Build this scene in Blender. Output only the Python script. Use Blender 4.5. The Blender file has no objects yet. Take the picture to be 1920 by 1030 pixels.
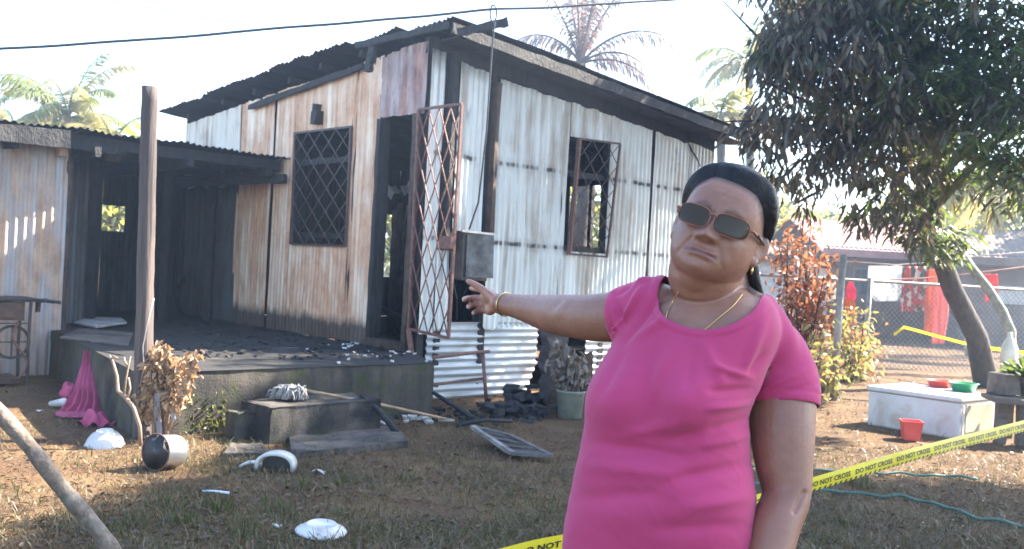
import bpy, bmesh, math, random
import numpy as np
from mathutils import Vector, Matrix, noise as mnoise

S = bpy.context.scene
COL = S.collection
rnd = random.Random(11)
V = Vector
R = math.radians

# ---------------------------------------------------------------- camera
EYE = V((0, 0, 1.35))
FPX = 1835.0                       # focal length in photo pixels (photo 1920 x 1030)
ROLL, PITCH = R(3.0), -10 / FPX
_f = V((0, math.cos(PITCH), math.sin(PITCH)))
_u = V((0, -math.sin(PITCH), math.cos(PITCH)))
_r = V((1, 0, 0))
CR = _r * math.cos(ROLL) + _u * math.sin(ROLL)
CU = _u * math.cos(ROLL) - _r * math.sin(ROLL)
CF = _f
cam = bpy.data.cameras.new('camera')
cam.sensor_width = 36
cam.lens = 36 * FPX / 1920
cam.clip_start, cam.clip_end = 0.05, 2000
cam.dof.use_dof = True
cam.dof.focus_distance = 2.6
cam.dof.aperture_fstop = 9.0
camo = bpy.data.objects.new('camera', cam)
camo.matrix_world = Matrix(((CR.x, CU.x, -CF.x, EYE.x), (CR.y, CU.y, -CF.y, EYE.y), (CR.z, CU.z, -CF.z, EYE.z), (0, 0, 0, 1)))
COL.objects.link(camo)
S.camera = camo

# ---------------------------------------------------------------- sky, sun, exposure
SUN_AZ, SUN_EL = R(64), R(40)      # azimuth clockwise from the viewing direction (+Y)
world = bpy.data.worlds.new('World')
S.world = world
world.use_nodes = True
wn = world.node_tree
wn.nodes.clear()
sky = wn.nodes.new('ShaderNodeTexSky')
sky.sky_type = 'NISHITA'
sky.sun_disc = False
sky.sun_elevation = SUN_EL
sky.sun_rotation = SUN_AZ
sky.air_density, sky.dust_density, sky.ozone_density = 1.0, 1.0, 1.0
bg = wn.nodes.new('ShaderNodeBackground')
bg.inputs['Strength'].default_value = 0.10
wo = wn.nodes.new('ShaderNodeOutputWorld')
wn.links.new(sky.outputs[0], bg.inputs[0])
wn.links.new(bg.outputs[0], wo.inputs[0])
sl = bpy.data.lights.new('sun', 'SUN')
sl.energy = 5.0
sl.angle = R(0.55)
sl.color = (1.0, 0.90, 0.76)
so = bpy.data.objects.new('sun', sl)
SUND = V((math.cos(SUN_EL) * math.sin(SUN_AZ), math.cos(SUN_EL) * math.cos(SUN_AZ), math.sin(SUN_EL)))
so.rotation_euler = SUND.to_track_quat('Z', 'Y').to_euler()
so.location = (12, 9, 14)
COL.objects.link(so)
S.view_settings.view_transform = 'Standard'
S.view_settings.look = 'None'
S.view_settings.gamma = 1
S.view_settings.use_curve_mapping = False
S.view_settings.exposure = 2.9

# ---------------------------------------------------------------- measuring the place from the photograph
def ray(px, py):
    return CF + CR * ((px - 960) / FPX) + CU * ((515 - py) / FPX)
def at(px, py, Y):                 # the point of the place at depth Y seen at that pixel
    d = ray(px, py)
    return EYE + d * (Y / d.y)
def gnd(px, py, z=0.0):            # where that line of sight meets height z
    d = ray(px, py)
    return EYE + d * ((z - EYE.z) / d.z)
def onplane(px, py, P, n):
    d = ray(px, py)
    return EYE + d * ((P - EYE).dot(n) / d.dot(n))

# ---------------------------------------------------------------- mesh helpers
class MB:
    def __init__(s):
        s.v, s.f, s.uv = [], [], []
    def add(s, vs, fs, uv=None):
        o = len(s.v)
        s.v += [tuple(p) for p in vs]
        s.f += [tuple(i + o for i in f) for f in fs]
        s.uv += list(uv) if uv is not None else [(p[0], p[2]) for p in vs]
        return s
    def box(s, c, size, rz=0.0, M=None, jit=0.0):
        M = M or Matrix.Rotation(rz, 4, 'Z')
        vs = []
        for z in (-1, 1):
            for x, y in ((-1, -1), (1, -1), (1, 1), (-1, 1)):
                vs.append(V(c) + M @ V((x * size[0] / 2 + rnd.uniform(-jit, jit), y * size[1] / 2 + rnd.uniform(-jit, jit), z * size[2] / 2 + rnd.uniform(-jit, jit))))
        return s.add(vs, [(3, 2, 1, 0), (4, 5, 6, 7), (0, 1, 5, 4), (1, 2, 6, 5), (2, 3, 7, 6), (3, 0, 4, 7)])
    def bar(s, p0, p1, w, h, up=(0, 0, 1), jit=0.0):
        p0, p1 = V(p0), V(p1)
        d = (p1 - p0)
        L = d.length
        if L < 1e-6: return s
        d /= L
        side = d.cross(V(up))
        if side.length < 1e-4: side = d.cross(V((1, 0, 0)))
        side.normalize()
        u2 = side.cross(d).normalized()
        M = Matrix((side, d, u2)).transposed().to_4x4()
        return s.box((p0 + p1) / 2, (w, L, h), M=M, jit=jit)
    def plank(s, p0, p1, w, h, up=(0, 0, 1), n=8, rough=0.008, seed=0):   # a charred, uneven bar
        p0, p1 = V(p0), V(p1)
        d = (p1 - p0).normalized()
        side = d.cross(V(up))
        if side.length < 1e-4: side = d.cross(V((1, 0, 0)))
        side.normalize()
        u2 = side.cross(d).normalized()
        rr = random.Random(seed + 5)
        vs, fs = [], []
        for i in range(n + 1):
            c = p0.lerp(p1, i / n)
            for a, b in ((-1, -1), (1, -1), (1, 1), (-1, 1)):
                vs.append(c + side * (a * w / 2 + rr.uniform(-rough, rough)) + u2 * (b * h / 2 + rr.uniform(-rough, rough)))
        for i in range(n):
            for k in range(4):
                fs.append((i * 4 + k, i * 4 + (k + 1) % 4, i * 4 + 4 + (k + 1) % 4, i * 4 + 4 + k))
        fs += [(3, 2, 1, 0), (n * 4, n * 4 + 1, n * 4 + 2, n * 4 + 3)]
        return s.add(vs, fs)
    def tube(s, pts, r, n=6, cap=True):
        pts = [V(p) for p in pts]
        m = len(pts)
        rr = r if isinstance(r, (list, tuple)) else [r] * m
        vs, fs = [], []
        ref = None
        for i, p in enumerate(pts):
            d = (pts[min(i + 1, m - 1)] - pts[max(i - 1, 0)])
            d = d.normalized() if d.length > 1e-9 else V((0, 0, 1))
            if ref is None:
                ref = d.cross(V((0, 0, 1)) if abs(d.z) < 0.9 else V((1, 0, 0))).normalized()
            ref = (ref - d * ref.dot(d))
            ref = ref.normalized() if ref.length > 1e-6 else d.orthogonal().normalized()
            b = d.cross(ref)
            for k in range(n):
                a = 2 * math.pi * k / n
                vs.append(p + (ref * math.cos(a) + b * math.sin(a)) * rr[i])
        for i in range(m - 1):
            for k in range(n):
                fs.append((i * n + k, i * n + (k + 1) % n, i * n + n + (k + 1) % n, i * n + n + k))
        if cap:
            fs += [tuple(reversed(range(n))), tuple(range((m - 1) * n, m * n))]
        return s.add(vs, fs)
    def lathe(s, prof, M=None, n=24, wob=0.0, seed=0):   # prof: (radius, height) list
        M = M or Matrix()
        vs, fs = [], []
        m = len(prof)
        for i, (r, z) in enumerate(prof):
            for k in range(n):
                a = 2 * math.pi * k / n
                q = 1 + wob * mnoise.noise(V((math.cos(a) * 1.3 + seed, math.sin(a) * 1.3, z * 8)))
                vs.append(M @ V((r * q * math.cos(a), r * q * math.sin(a), z)))
        for i in range(m - 1):
            for k in range(n):
                fs.append((i * n + k, i * n + (k + 1) % n, i * n + n + (k + 1) % n, i * n + n + k))
        if prof[0][0] > 1e-4: fs.append(tuple(reversed(range(n))))
        if prof[-1][0] > 1e-4: fs.append(tuple(range((m - 1) * n, m * n)))
        return s.add(vs, fs)
    def loft(s, rings, cap=True):
        n = len(rings[0])
        vs = [p for r_ in rings for p in r_]
        fs = []
        for i in range(len(rings) - 1):
            for k in range(n):
                fs.append((i * n + k, i * n + (k + 1) % n, i * n + n + (k + 1) % n, i * n + n + k))
        if cap:
            fs += [tuple(reversed(range(n))), tuple(range((len(rings) - 1) * n, len(rings) * n))]
        return s.add(vs, fs)
    def grid(s, fn, nu, nv, uvfn=None):
        vs, fs, uv = [], [], []
        for j in range(nv + 1):
            for i in range(nu + 1):
                vs.append(fn(i / nu, j / nv))
                uv.append(uvfn(i / nu, j / nv) if uvfn else (i / nu, j / nv))
        for j in range(nv):
            for i in range(nu):
                a = j * (nu + 1) + i
                fs.append((a, a + 1, a + nu + 2, a + nu + 1))
        return s.add(vs, fs, uv)
    def build(s, name, mat, parent=None, smooth=False):
        return link_mesh(name, s.mesh(name, smooth), mat, parent)
    def mesh(s, name, smooth=False):
        me = bpy.data.meshes.new(name)
        me.from_pydata(s.v, [], s.f)
        uvl = me.uv_layers.new(name='UVMap')
        idx = np.empty(len(me.loops), dtype=np.int32)
        me.loops.foreach_get('vertex_index', idx)
        uvl.data.foreach_set('uv', np.array(s.uv, dtype=np.float32)[idx].ravel())
        if smooth: me.polygons.foreach_set('use_smooth', [True] * len(me.polygons))
        me.update()
        return me

def link_mesh(name, me, mat, parent=None):
    o = bpy.data.objects.new(name, me)
    COL.objects.link(o)
    if mat:
        for m in (mat if isinstance(mat, (list, tuple)) else [mat]): me.materials.append(m)
    if parent is not None:
        o.parent = parent
        o.matrix_parent_inverse = PINV[parent.name] if parent.name in PINV else Matrix()
    return o
PINV = {}
def thing(name, label, cat, loc=(0, 0, 0), group=None):
    o = bpy.data.objects.new(name, None)
    o.empty_display_size = 0.1
    COL.objects.link(o)
    o.location = loc
    PINV[o.name] = Matrix.Translation(V(loc)).inverted()
    return tag(o, label, cat, group)
def tag(o, label, cat, group=None):
    o['label'] = label
    o['category'] = cat
    if group: o['group'] = group
    return o
def struct(o):
    o['kind'] = 'structure'
    return o
def stuff(o, label=None, cat=None):
    o['kind'] = 'stuff'
    if label: o['label'] = label
    if cat: o['category'] = cat
    return o
def solid(o, t, off=0.0):
    m = o.modifiers.new('thickness', 'SOLIDIFY')
    m.thickness, m.offset = t, off
    return o
def bev(o, w, seg=2):
    m = o.modifiers.new('bevel', 'BEVEL')
    m.width, m.segments, m.limit_method = w, seg, 'ANGLE'
    return o
def np_mesh(name, verts, quads=None, tris=None):       # fast builder for large counts
    me = bpy.data.meshes.new(name)
    nq = 0 if quads is None else len(quads)
    nt = 0 if tris is None else len(tris)
    me.vertices.add(len(verts))
    me.vertices.foreach_set('co', np.asarray(verts, dtype=np.float32).ravel())
    li = []
    if nq: li.append(np.asarray(quads, dtype=np.int32).ravel())
    if nt: li.append(np.asarray(tris, dtype=np.int32).ravel())
    li = np.concatenate(li)
    me.loops.add(len(li))
    me.loops.foreach_set('vertex_index', li)
    me.polygons.add(nq + nt)
    st = np.concatenate([np.arange(nq) * 4, nq * 4 + np.arange(nt) * 3]).astype(np.int32)
    tot = np.concatenate([np.full(nq, 4), np.full(nt, 3)]).astype(np.int32)
    me.polygons.foreach_set('loop_start', st)
    me.polygons.foreach_set('loop_total', tot)
    me.update(calc_edges=True)
    me.validate()
    return me
def leaf_mesh(name, P, D, Nn, L, W, fold=0.25, curl=0.0):   # P base, D direction, Nn face normal; arrays
    n = len(P)
    D = D / np.linalg.norm(D, axis=1, keepdims=True)
    B = np.cross(D, Nn)
    B /= np.maximum(np.linalg.norm(B, axis=1, keepdims=True), 1e-6)
    N2 = np.cross(B, D)
    L = np.asarray(L).reshape(-1, 1) * np.ones((n, 1))
    W = np.asarray(W).reshape(-1, 1) * np.ones((n, 1))
    dz = np.array([[0, 0, -1.0]])
    v = np.empty((n, 8, 3))
    v[:, 0] = P
    v[:, 1] = P + D * L * .33 + B * W * .5 + N2 * W * fold
    v[:, 2] = P + D * L * .33 - B * W * .5 + N2 * W * fold
    v[:, 3] = P + D * L * .33
    v[:, 4] = P + D * L * .7 + B * W * .36 + N2 * W * fold * .7 + dz * L * curl * .4
    v[:, 5] = P + D * L * .7 - B * W * .36 + N2 * W * fold * .7 + dz * L * curl * .4
    v[:, 6] = P + D * L * .7 + dz * L * curl * .4
    v[:, 7] = P + D * L + dz * L * curl
    o = (np.arange(n) * 8).reshape(-1, 1)
    q = np.concatenate([o + np.array([[3, 1, 4, 6]]), o + np.array([[2, 3, 6, 5]])])
    t = np.concatenate([o + np.array([[0, 1, 3]]), o + np.array([[0, 3, 2]]), o + np.array([[6, 4, 7]]), o + np.array([[5, 6, 7]])])
    return np_mesh(name, v.reshape(-1, 3), q, t)
def blade_mesh(name, P, H, W, lean, rng, bend=0.5):
    n = len(P)
    a = rng.uniform(0, 2 * np.pi, n)
    side = np.stack([np.cos(a), np.sin(a), np.zeros(n)], 1)
    b = rng.uniform(0, 2 * np.pi, n)
    ld = np.stack([np.cos(b), np.sin(b), np.zeros(n)], 1) * (np.asarray(lean) * np.ones(n)).reshape(-1, 1)
    H = H.reshape(-1, 1); W = W.reshape(-1, 1)
    up = np.array([[0, 0, 1.0]])
    v = np.empty((n, 5, 3))
    v[:, 0] = P - side * W / 2
    v[:, 1] = P + side * W / 2
    m = P + up * H * .55 + ld * H * .4
    v[:, 2] = m - side * W * .4
    v[:, 3] = m + side * W * .4
    v[:, 4] = P + up * H * (1 - bend * np.linalg.norm(ld, axis=1, keepdims=True) * .5) + ld * H
    o = (np.arange(n) * 5).reshape(-1, 1)
    return np_mesh(name, v.reshape(-1, 3), o + np.array([[0, 1, 3, 2]]), o + np.array([[2, 3, 4]]))

# ---------------------------------------------------------------- materials
class Mat:
    def __init__(s, name):
        s.m = bpy.data.materials.new(name)
        s.m.use_nodes = True
        s.t = s.m.node_tree
        s.t.nodes.clear()
        s.o = s.t.nodes.new('ShaderNodeOutputMaterial')
        s.b = s.t.nodes.new('ShaderNodeBsdfPrincipled')
        s.t.links.new(s.b.outputs[0], s.o.inputs[0])
        s._tc = None
    def n(s, ty, **kw):
        nd = s.t.nodes.new(ty)
        for k, v in kw.items(): setattr(nd, k, v)
        return nd
    def put(s, sock, v):
        if isinstance(v, bpy.types.NodeSocket): s.t.links.new(v, sock)
        elif v is not None:
            if isinstance(v, (tuple, list)) and len(v) == 3 and sock.type == 'RGBA': v = (*v, 1)
            sock.default_value = v
    def co(s, which='Object'):
        if s._tc is None: s._tc = s.n('ShaderNodeTexCoord')
        return s._tc.outputs[which]
    def map(s, vec, scale=(1, 1, 1), loc=(0, 0, 0)):
        nd = s.n('ShaderNodeMapping')
        s.put(nd.inputs['Vector'], vec)
        s.put(nd.inputs['Scale'], scale)
        s.put(nd.inputs['Location'], loc)
        return nd.outputs[0]
    def noise(s, vec, scale=5, detail=4, rough=0.55, dist=0.0):
        nd = s.n('ShaderNodeTexNoise')
        s.put(nd.inputs['Vector'], vec)
        nd.inputs['Scale'].default_value = scale
        nd.inputs['Detail'].default_value = detail
        nd.inputs['Roughness'].default_value = rough
        nd.inputs['Distortion'].default_value = dist
        return nd.outputs['Fac']
    def ramp(s, f, stops, interp='LINEAR'):
        nd = s.n('ShaderNodeValToRGB')
        cr = nd.color_ramp
        cr.interpolation = interp
        while len(cr.elements) < len(stops): cr.elements.new(0.5)
        for e, (p, c) in zip(cr.elements, stops):
            e.position = p
            e.color = (c, c, c, 1) if isinstance(c, (int, float)) else (*c, 1)
        s.put(nd.inputs[0], f)
        return nd.outputs[0]
    def mix(s, f, a, b, mode='MIX'):
        nd = s.n('ShaderNodeMix', data_type='RGBA', blend_type=mode)
        s.put(nd.inputs[0], f)
        s.put(nd.inputs[6], a)
        s.put(nd.inputs[7], b)
        return nd.outputs[2]
    def math(s, op, a, b=None, c=None, clamp=False):
        nd = s.n('ShaderNodeMath', operation=op, use_clamp=clamp)
        s.put(nd.inputs[0], a)
        if b is not None: s.put(nd.inputs[1], b)
        if c is not None: s.put(nd.inputs[2], c)
        return nd.outputs[0]
    def sep(s, vec):
        nd = s.n('ShaderNodeSeparateXYZ')
        s.put(nd.inputs[0], vec)
        return nd.outputs
    def rand(s):
        return s.n('ShaderNodeObjectInfo').outputs['Random']
    def voff(s, vec):                # shifts the coordinates per object so alike pieces differ
        cb = s.n('ShaderNodeCombineXYZ')
        r_ = s.math('MULTIPLY', s.rand(), 37.0)
        s.put(cb.inputs[0], r_); s.put(cb.inputs[1], r_); s.put(cb.inputs[2], r_)
        nd = s.n('ShaderNodeVectorMath', operation='ADD')
        s.put(nd.inputs[0], vec); s.put(nd.inputs[1], cb.outputs[0])
        return nd.outputs[0]
    def bump(s, h, strength=0.4, dist=0.02):
        nd = s.n('ShaderNodeBump')
        nd.inputs['Strength'].default_value = strength
        nd.inputs['Distance'].default_value = dist
        s.put(nd.inputs['Height'], h)
        return nd.outputs[0]
    def out(s, base, rough=0.7, metal=0.0, normal=None, **kw):
        s.put(s.b.inputs['Base Color'], base)
        s.put(s.b.inputs['Roughness'], rough)
        s.put(s.b.inputs['Metallic'], metal)
        if normal is not None: s.put(s.b.inputs['Normal'], normal)
        for k, v in kw.items(): s.put(s.b.inputs[k.replace('_', ' ')], v)
        return s.m

def simple(name, c0, c1, scale=6, rough=0.7, bump=0.3, bscale=None, metal=0.0, stretch=(1, 1, 1), dist=0.01, detail=5, rnd_off=True, **kw):
    m = Mat(name)
    vec = m.map(m.co(), stretch)
    if rnd_off: vec = m.voff(vec)
    f = m.noise(vec, scale, detail, 0.6)
    col = m.ramp(f, [(0.3, c0), (0.7, c1)])
    nb = m.noise(vec, bscale or scale * 4, 5, 0.65)
    return m.out(col, rough, metal, m.bump(nb, bump, dist), **kw)
def leafmat(name, cols, trans=(0.3, 0.4, 0.05), tw=0.35, rough=0.45, scale=1.2):
    m = Mat(name)
    geo = m.n('ShaderNodeNewGeometry')
    f = geo.outputs['Random Per Island']
    stops = [(i / max(1, len(cols) - 1), c) for i, c in enumerate(cols)]
    col = m.ramp(f, stops)
    n2 = m.noise(m.co(), scale, 3)
    col = m.mix(m.ramp(n2, [(0.35, 0.0), (0.65, 0.6)]), col, m.ramp(f, [(0, cols[-1]), (1, cols[0])]))
    m.out(col, rough)
    tr = m.n('ShaderNodeBsdfTranslucent')
    m.put(tr.inputs[0], m.mix(0.5, col, trans))
    mx = m.n('ShaderNodeMixShader')
    mx.inputs[0].default_value = tw
    m.t.links.new(m.b.outputs[0], mx.inputs[1])
    m.t.links.new(tr.outputs[0], mx.inputs[2])
    m.t.links.new(mx.outputs[0], m.o.inputs[0])
    return m.m
def sheetmat(name, paint, paint2, rust, rust2, amt=0.5, soot=0.35, rows=(), rough=0.5, sootlow=None, soothigh=None, metal=0.25, grease=0.0):
    """old corrugated iron: vertical run-off streaks, rust patches, soot and scorched nail rows (UV in metres: u across, v up)"""
    m = Mat(name)
    uv = m.co('UV')
    uo = m.voff(uv)
    st = m.noise(m.map(uo, (11, 0.5, 1)), 1.0, 5, 0.6, 0.3)
    st2 = m.noise(m.map(uo, (30, 1.1, 1)), 1.0, 3, 0.5)
    pa = m.noise(m.map(uo, (1.6, 1.1, 1)), 1.0, 6, 0.62, 0.5)
    f = m.math('ADD', m.math('MULTIPLY', st, 0.55), m.math('MULTIPLY', pa, 0.45))
    f = m.math('ADD', f, m.math('MULTIPLY', m.math('SUBTRACT', st2, 0.5), 0.16))
    c = 0.62 - amt * 0.28
    rmask = m.ramp(f, [(c - 0.07, 0.0), (c + 0.08, 1.0)])
    pc = m.mix(m.ramp(st, [(0.35, 0.0), (0.7, 1.0)]), paint, paint2)
    rc = m.mix(m.ramp(m.noise(m.map(uo, (5, 2.5, 1)), 1.6, 5, 0.65), [(0.35, 0.0), (0.65, 1.0)]), rust, rust2)
    col = m.mix(rmask, pc, rc)
    sn = m.noise(m.map(uo, (2.2, 0.9, 1)), 1.3, 6, 0.68, 0.6)
    smask = m.ramp(sn, [(0.72 - soot * 0.4, 0.0), (0.9 - soot * 0.4, 0.9)])
    vv = m.sep(uv)[1]
    wob = m.math('MULTIPLY', m.math('SUBTRACT', m.noise(m.map(uo, (7, 3, 1)), 1.5, 4, 0.6), 0.5), 0.12)
    for v0 in rows:                                   # scorched rows where the battens burnt behind the sheet
        d = m.math('ABSOLUTE', m.math('SUBTRACT', m.math('ADD', vv, m.math('MULTIPLY', wob, 0.35)), v0))
        row = m.ramp(d, [(0.014, 0.95), (0.034, 0.0)])
        brk = m.ramp(m.noise(m.map(uo, (9, 0.6, 1)), 1.0, 3), [(0.42, 0.0), (0.54, 1.0)])
        row = m.math('MULTIPLY', row, brk)
        halo = m.math('MULTIPLY', m.ramp(d, [(0.0, 0.35), (0.09, 0.0)]), brk)
        smask = m.math('MAXIMUM', smask, m.math('MAXIMUM', row, halo))
    if sootlow is not None:
        e = m.math('SUBTRACT', m.math('ADD', vv, m.math('MULTIPLY', wob, 1.6)), sootlow)
        smask = m.math('MAXIMUM', smask, m.ramp(e, [(0.0, 0.88), (0.12, 0.0)]))
    if soothigh is not None:
        e = m.math('SUBTRACT', soothigh, m.math('ADD', vv, m.math('MULTIPLY', wob, 2.0)))
        smask = m.math('MAXIMUM', smask, m.ramp(e, [(0.0, 0.9), (0.25, 0.0)]))
    col = m.mix(smask, col, (0.018, 0.017, 0.018))
    geo = m.n('ShaderNodeNewGeometry')      # inner sides coloured near black: soot, and interior darkness painted in
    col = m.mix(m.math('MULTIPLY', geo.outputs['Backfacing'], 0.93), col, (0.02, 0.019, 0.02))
    br = m.math('ADD', 0.86, m.math('MULTIPLY', m.rand(), 0.22))
    col = m.mix(1.0, col, m.ramp(br, [(0, 0), (1, 1)]), 'MULTIPLY')
    rg = m.math('ADD', rough, m.math('MULTIPLY', rmask, 0.25))
    mt = m.math('MULTIPLY', m.math('SUBTRACT', 1.0, m.math('MAXIMUM', rmask, smask)), metal)
    b = m.bump(m.noise(m.map(uo, (40, 14, 1)), 1.5, 5, 0.7), 0.25, 0.004)
    return m.out(col, rg, mt, b)

M = {}
M['white_sheet'] = sheetmat('white painted iron', (0.68, 0.70, 0.68), (0.56, 0.59, 0.58), (0.47, 0.40, 0.32), (0.36, 0.29, 0.22), amt=0.17, soot=0.19, rows=(1.62, 2.47), soothigh=3.5)
M['base_sheet'] = sheetmat('pale base iron', (0.60, 0.64, 0.65), (0.48, 0.52, 0.54), (0.33, 0.29, 0.25), (0.19, 0.16, 0.14), amt=0.2, soot=0.15, metal=0.35, sootlow=None)
M['rust_sheet'] = sheetmat('scorched rusty iron', (0.88, 0.72, 0.57), (0.80, 0.61, 0.46), (0.74, 0.46, 0.29), (0.52, 0.275, 0.165), amt=0.60, soot=0.06, sootlow=0.64, metal=0.1)
M['lintel_sheet'] = sheetmat('purple grey scorched iron', (0.46, 0.37, 0.37), (0.34, 0.28, 0.30), (0.45, 0.26, 0.21), (0.17, 0.10, 0.09), amt=0.5, soot=0.25, metal=0.15)
M['gable_sheet'] = sheetmat('bleached scorched iron', (0.76, 0.70, 0.60), (0.64, 0.57, 0.50), (0.42, 0.32, 0.24), (0.30, 0.21, 0.15), amt=0.25, soot=0.2, metal=0.1)
M['shed_sheet'] = sheetmat('grey shed iron', (0.40, 0.41, 0.43), (0.31, 0.33, 0.36), (0.56, 0.39, 0.28), (0.36, 0.24, 0.17), amt=0.55, soot=0.12, metal=0.25, soothigh=2.5)  # peach streaks in the rust colour stand in for sun grazing the ridges
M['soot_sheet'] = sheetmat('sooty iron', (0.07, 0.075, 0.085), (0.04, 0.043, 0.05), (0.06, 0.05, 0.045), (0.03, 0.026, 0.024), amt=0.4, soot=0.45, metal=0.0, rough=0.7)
M['smoke_shade_sheet'] = sheetmat('smoked iron darkened for shade', (0.11, 0.115, 0.125), (0.07, 0.075, 0.082), (0.08, 0.06, 0.05), (0.07, 0.055, 0.05), amt=0.4, soot=0.35, metal=0.1, rough=0.6, soothigh=2.3)  # smoked grey, set darker to paint in the shade of the porch recess
M['roof'] = sheetmat('burnt roof iron', (0.10, 0.10, 0.11), (0.07, 0.07, 0.075), (0.10, 0.06, 0.045), (0.05, 0.035, 0.03), amt=0.5, soot=0.45, metal=0.1, rough=0.6)
M['char'] = simple('charred timber', (0.010, 0.010, 0.011), (0.035, 0.032, 0.032), 14, 0.75, 0.9, 40, dist=0.02, stretch=(1, 1, 0.5))
M['char_brown'] = simple('half burnt timber', (0.025, 0.018, 0.015), (0.11, 0.07, 0.05), 8, 0.75, 0.6, 40)
M['rust_bar'] = simple('rusty bar', (0.10, 0.045, 0.035), (0.24, 0.115, 0.085), 25, 0.65, 0.4, 90, dist=0.003)
M['dark_bar'] = simple('dark rusty bar', (0.05, 0.035, 0.032), (0.14, 0.085, 0.07), 25, 0.6, 0.4, 90, dist=0.003)
M['cable'] = simple('black cable', (0.02, 0.022, 0.03), (0.04, 0.04, 0.05), 10, 0.5, 0.1)
M['ash'] = simple('ash floor', (0.012, 0.012, 0.013), (0.07, 0.062, 0.058), 3.0, 0.9, 0.9, 30, dist=0.03)
M['green_leaf'] = leafmat('mango green leaves', [(0.020, 0.045, 0.014), (0.04, 0.085, 0.022), (0.06, 0.07, 0.03), (0.10, 0.12, 0.03)], (0.30, 0.42, 0.05), 0.32)
M['dead_leaf'] = leafmat('scorched mango leaves', [(0.075, 0.072, 0.06), (0.12, 0.11, 0.085), (0.045, 0.06, 0.03), (0.18, 0.14, 0.09), (0.085, 0.08, 0.062)], (0.30, 0.21, 0.10), 0.25, 0.6)
M['bark'] = simple('grey brown bark', (0.028, 0.020, 0.015), (0.075, 0.054, 0.04), 12, 0.85, 0.9, 22, stretch=(1, 1, 0.3), dist=0.03)
# ================================================================ the ground
def gz(x, y):
    return 0.018 * mnoise.noise(V((x * 0.55, y * 0.55, 3.1))) + 0.010 * mnoise.noise(V((x * 2.1, y * 2.1, 7.7)))
def ground_material():
    m = Mat('dry yard soil and thin grass')
    p = m.co()
    big = m.noise(p, 0.45, 5, 0.6, 0.4)
    mid = m.noise(p, 2.3, 6, 0.65, 0.3)
    fine = m.noise(p, 38, 5, 0.7)
    soil = m.ramp(fine, [(0.25, (0.0561, 0.0301, 0.0169)), (0.55, (0.1221, 0.0702, 0.0390)), (0.8, (0.2046, 0.1285, 0.0739))])
    straw = m.ramp(fine, [(0.25, (0.0825, 0.0502, 0.0254)), (0.7, (0.2244, 0.1473, 0.0766))])
    green = m.ramp(fine, [(0.3, (0.0297, 0.0326, 0.0116)), (0.75, (0.0792, 0.0752, 0.0290))])
    c = m.mix(m.ramp(mid, [(0.42, 0.0), (0.6, 1.0)]), soil, straw)
    sx = m.sep(p)
    near = m.ramp(m.math('ADD', m.math('MULTIPLY', sx[1], -0.12), m.math('MULTIPLY', big, 0.9)), [(0.0, 0.0), (0.12, 0.95)])
    c = m.mix(m.math('MULTIPLY', near, m.ramp(mid, [(0.35, 1.0), (0.65, 0.2)])), c, green)
    dk = m.ramp(m.noise(p, 1.1, 4, 0.6), [(0.38, 0.72), (0.62, 0.0)])
    c = m.mix(dk, c, m.mix(0.5, c, (0.045, 0.034, 0.027)))
    h = m.math('ADD', m.math('MULTIPLY', fine, 0.6), m.math('MULTIPLY', m.noise(p, 9, 5, 0.65), 1.0))
    return m.out(c, 0.95, 0, m.bump(h, 0.9, 0.035), Specular_IOR_Level=0.15)
M['ground'] = ground_material()
def axis(lo, hi, near_lo, near_hi, step):
    a = list(np.arange(near_lo, near_hi + 1e-6, step))
    s, x = step, near_hi
    while x < hi:
        s *= 1.35; x = min(hi, x + s); a.append(x)
    s, x = step, near_lo
    while x > lo:
        s *= 1.35; x = max(lo, x - s); a.insert(0, x)
    return a
gx, gy = axis(-900, 900, -7, 11, 0.11), axis(-60, 1500, -1, 18, 0.11)
gb = MB()
gb.v = [(x, y, gz(x, y) if abs(x) < 40 and y < 60 else 0.0) for y in gy for x in gx]
gb.uv = [(v[0], v[1]) for v in gb.v]
nx = len(gx)
gb.f = [(j * nx + i, j * nx + i + 1, j * nx + nx + i + 1, j * nx + nx + i) for j in range(len(gy) - 1) for i in range(nx - 1)]
struct(gb.build('ground', M['ground'], smooth=True))

# ================================================================ the burnt house
FLOOR = 0.47
O = gnd(778, 662, FLOOR)
A = V((0.737, 0.676, 0)).normalized()      # along the wall with the barred window, to the right
B = V((-A.y, A.x, 0))                      # along the wall with the door, to the left
O0 = V((O.x, O.y, 0))
Z = V((0, 0, 1))
def HP(u, w, z): return O0 + A * u + B * w + Z * z
def tL(px, py):
    p = onplane(px, py, O, A); return (p - O).dot(B), p.z
def tR(px, py):
    p = onplane(px, py, O, B); return (p - O).dot(A), p.z
k0 = onplane(845, 30, O - B * .35, B)
k1 = onplane(1382, 240, O - B * .35, B)
l1 = onplane(318, 206, O - A * .25, A)
ZK = k0.z
SU = (k1.z - k0.z) / ((k1 - k0).dot(A))
SW = (l1.z - k0.z - SU * ((l1 - k0).dot(A))) / ((l1 - k0).dot(B))
UE, WE = tR(1338, 330)[0], tL(350, 240)[0]
def zroof(u, w): return ZK + SU * (u - (k0 - O).dot(A)) + SW * (w + .35)

house = thing('burnt_house', 'burnt corrugated iron house with black barred windows and an open doorway', 'house', O0)

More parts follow.
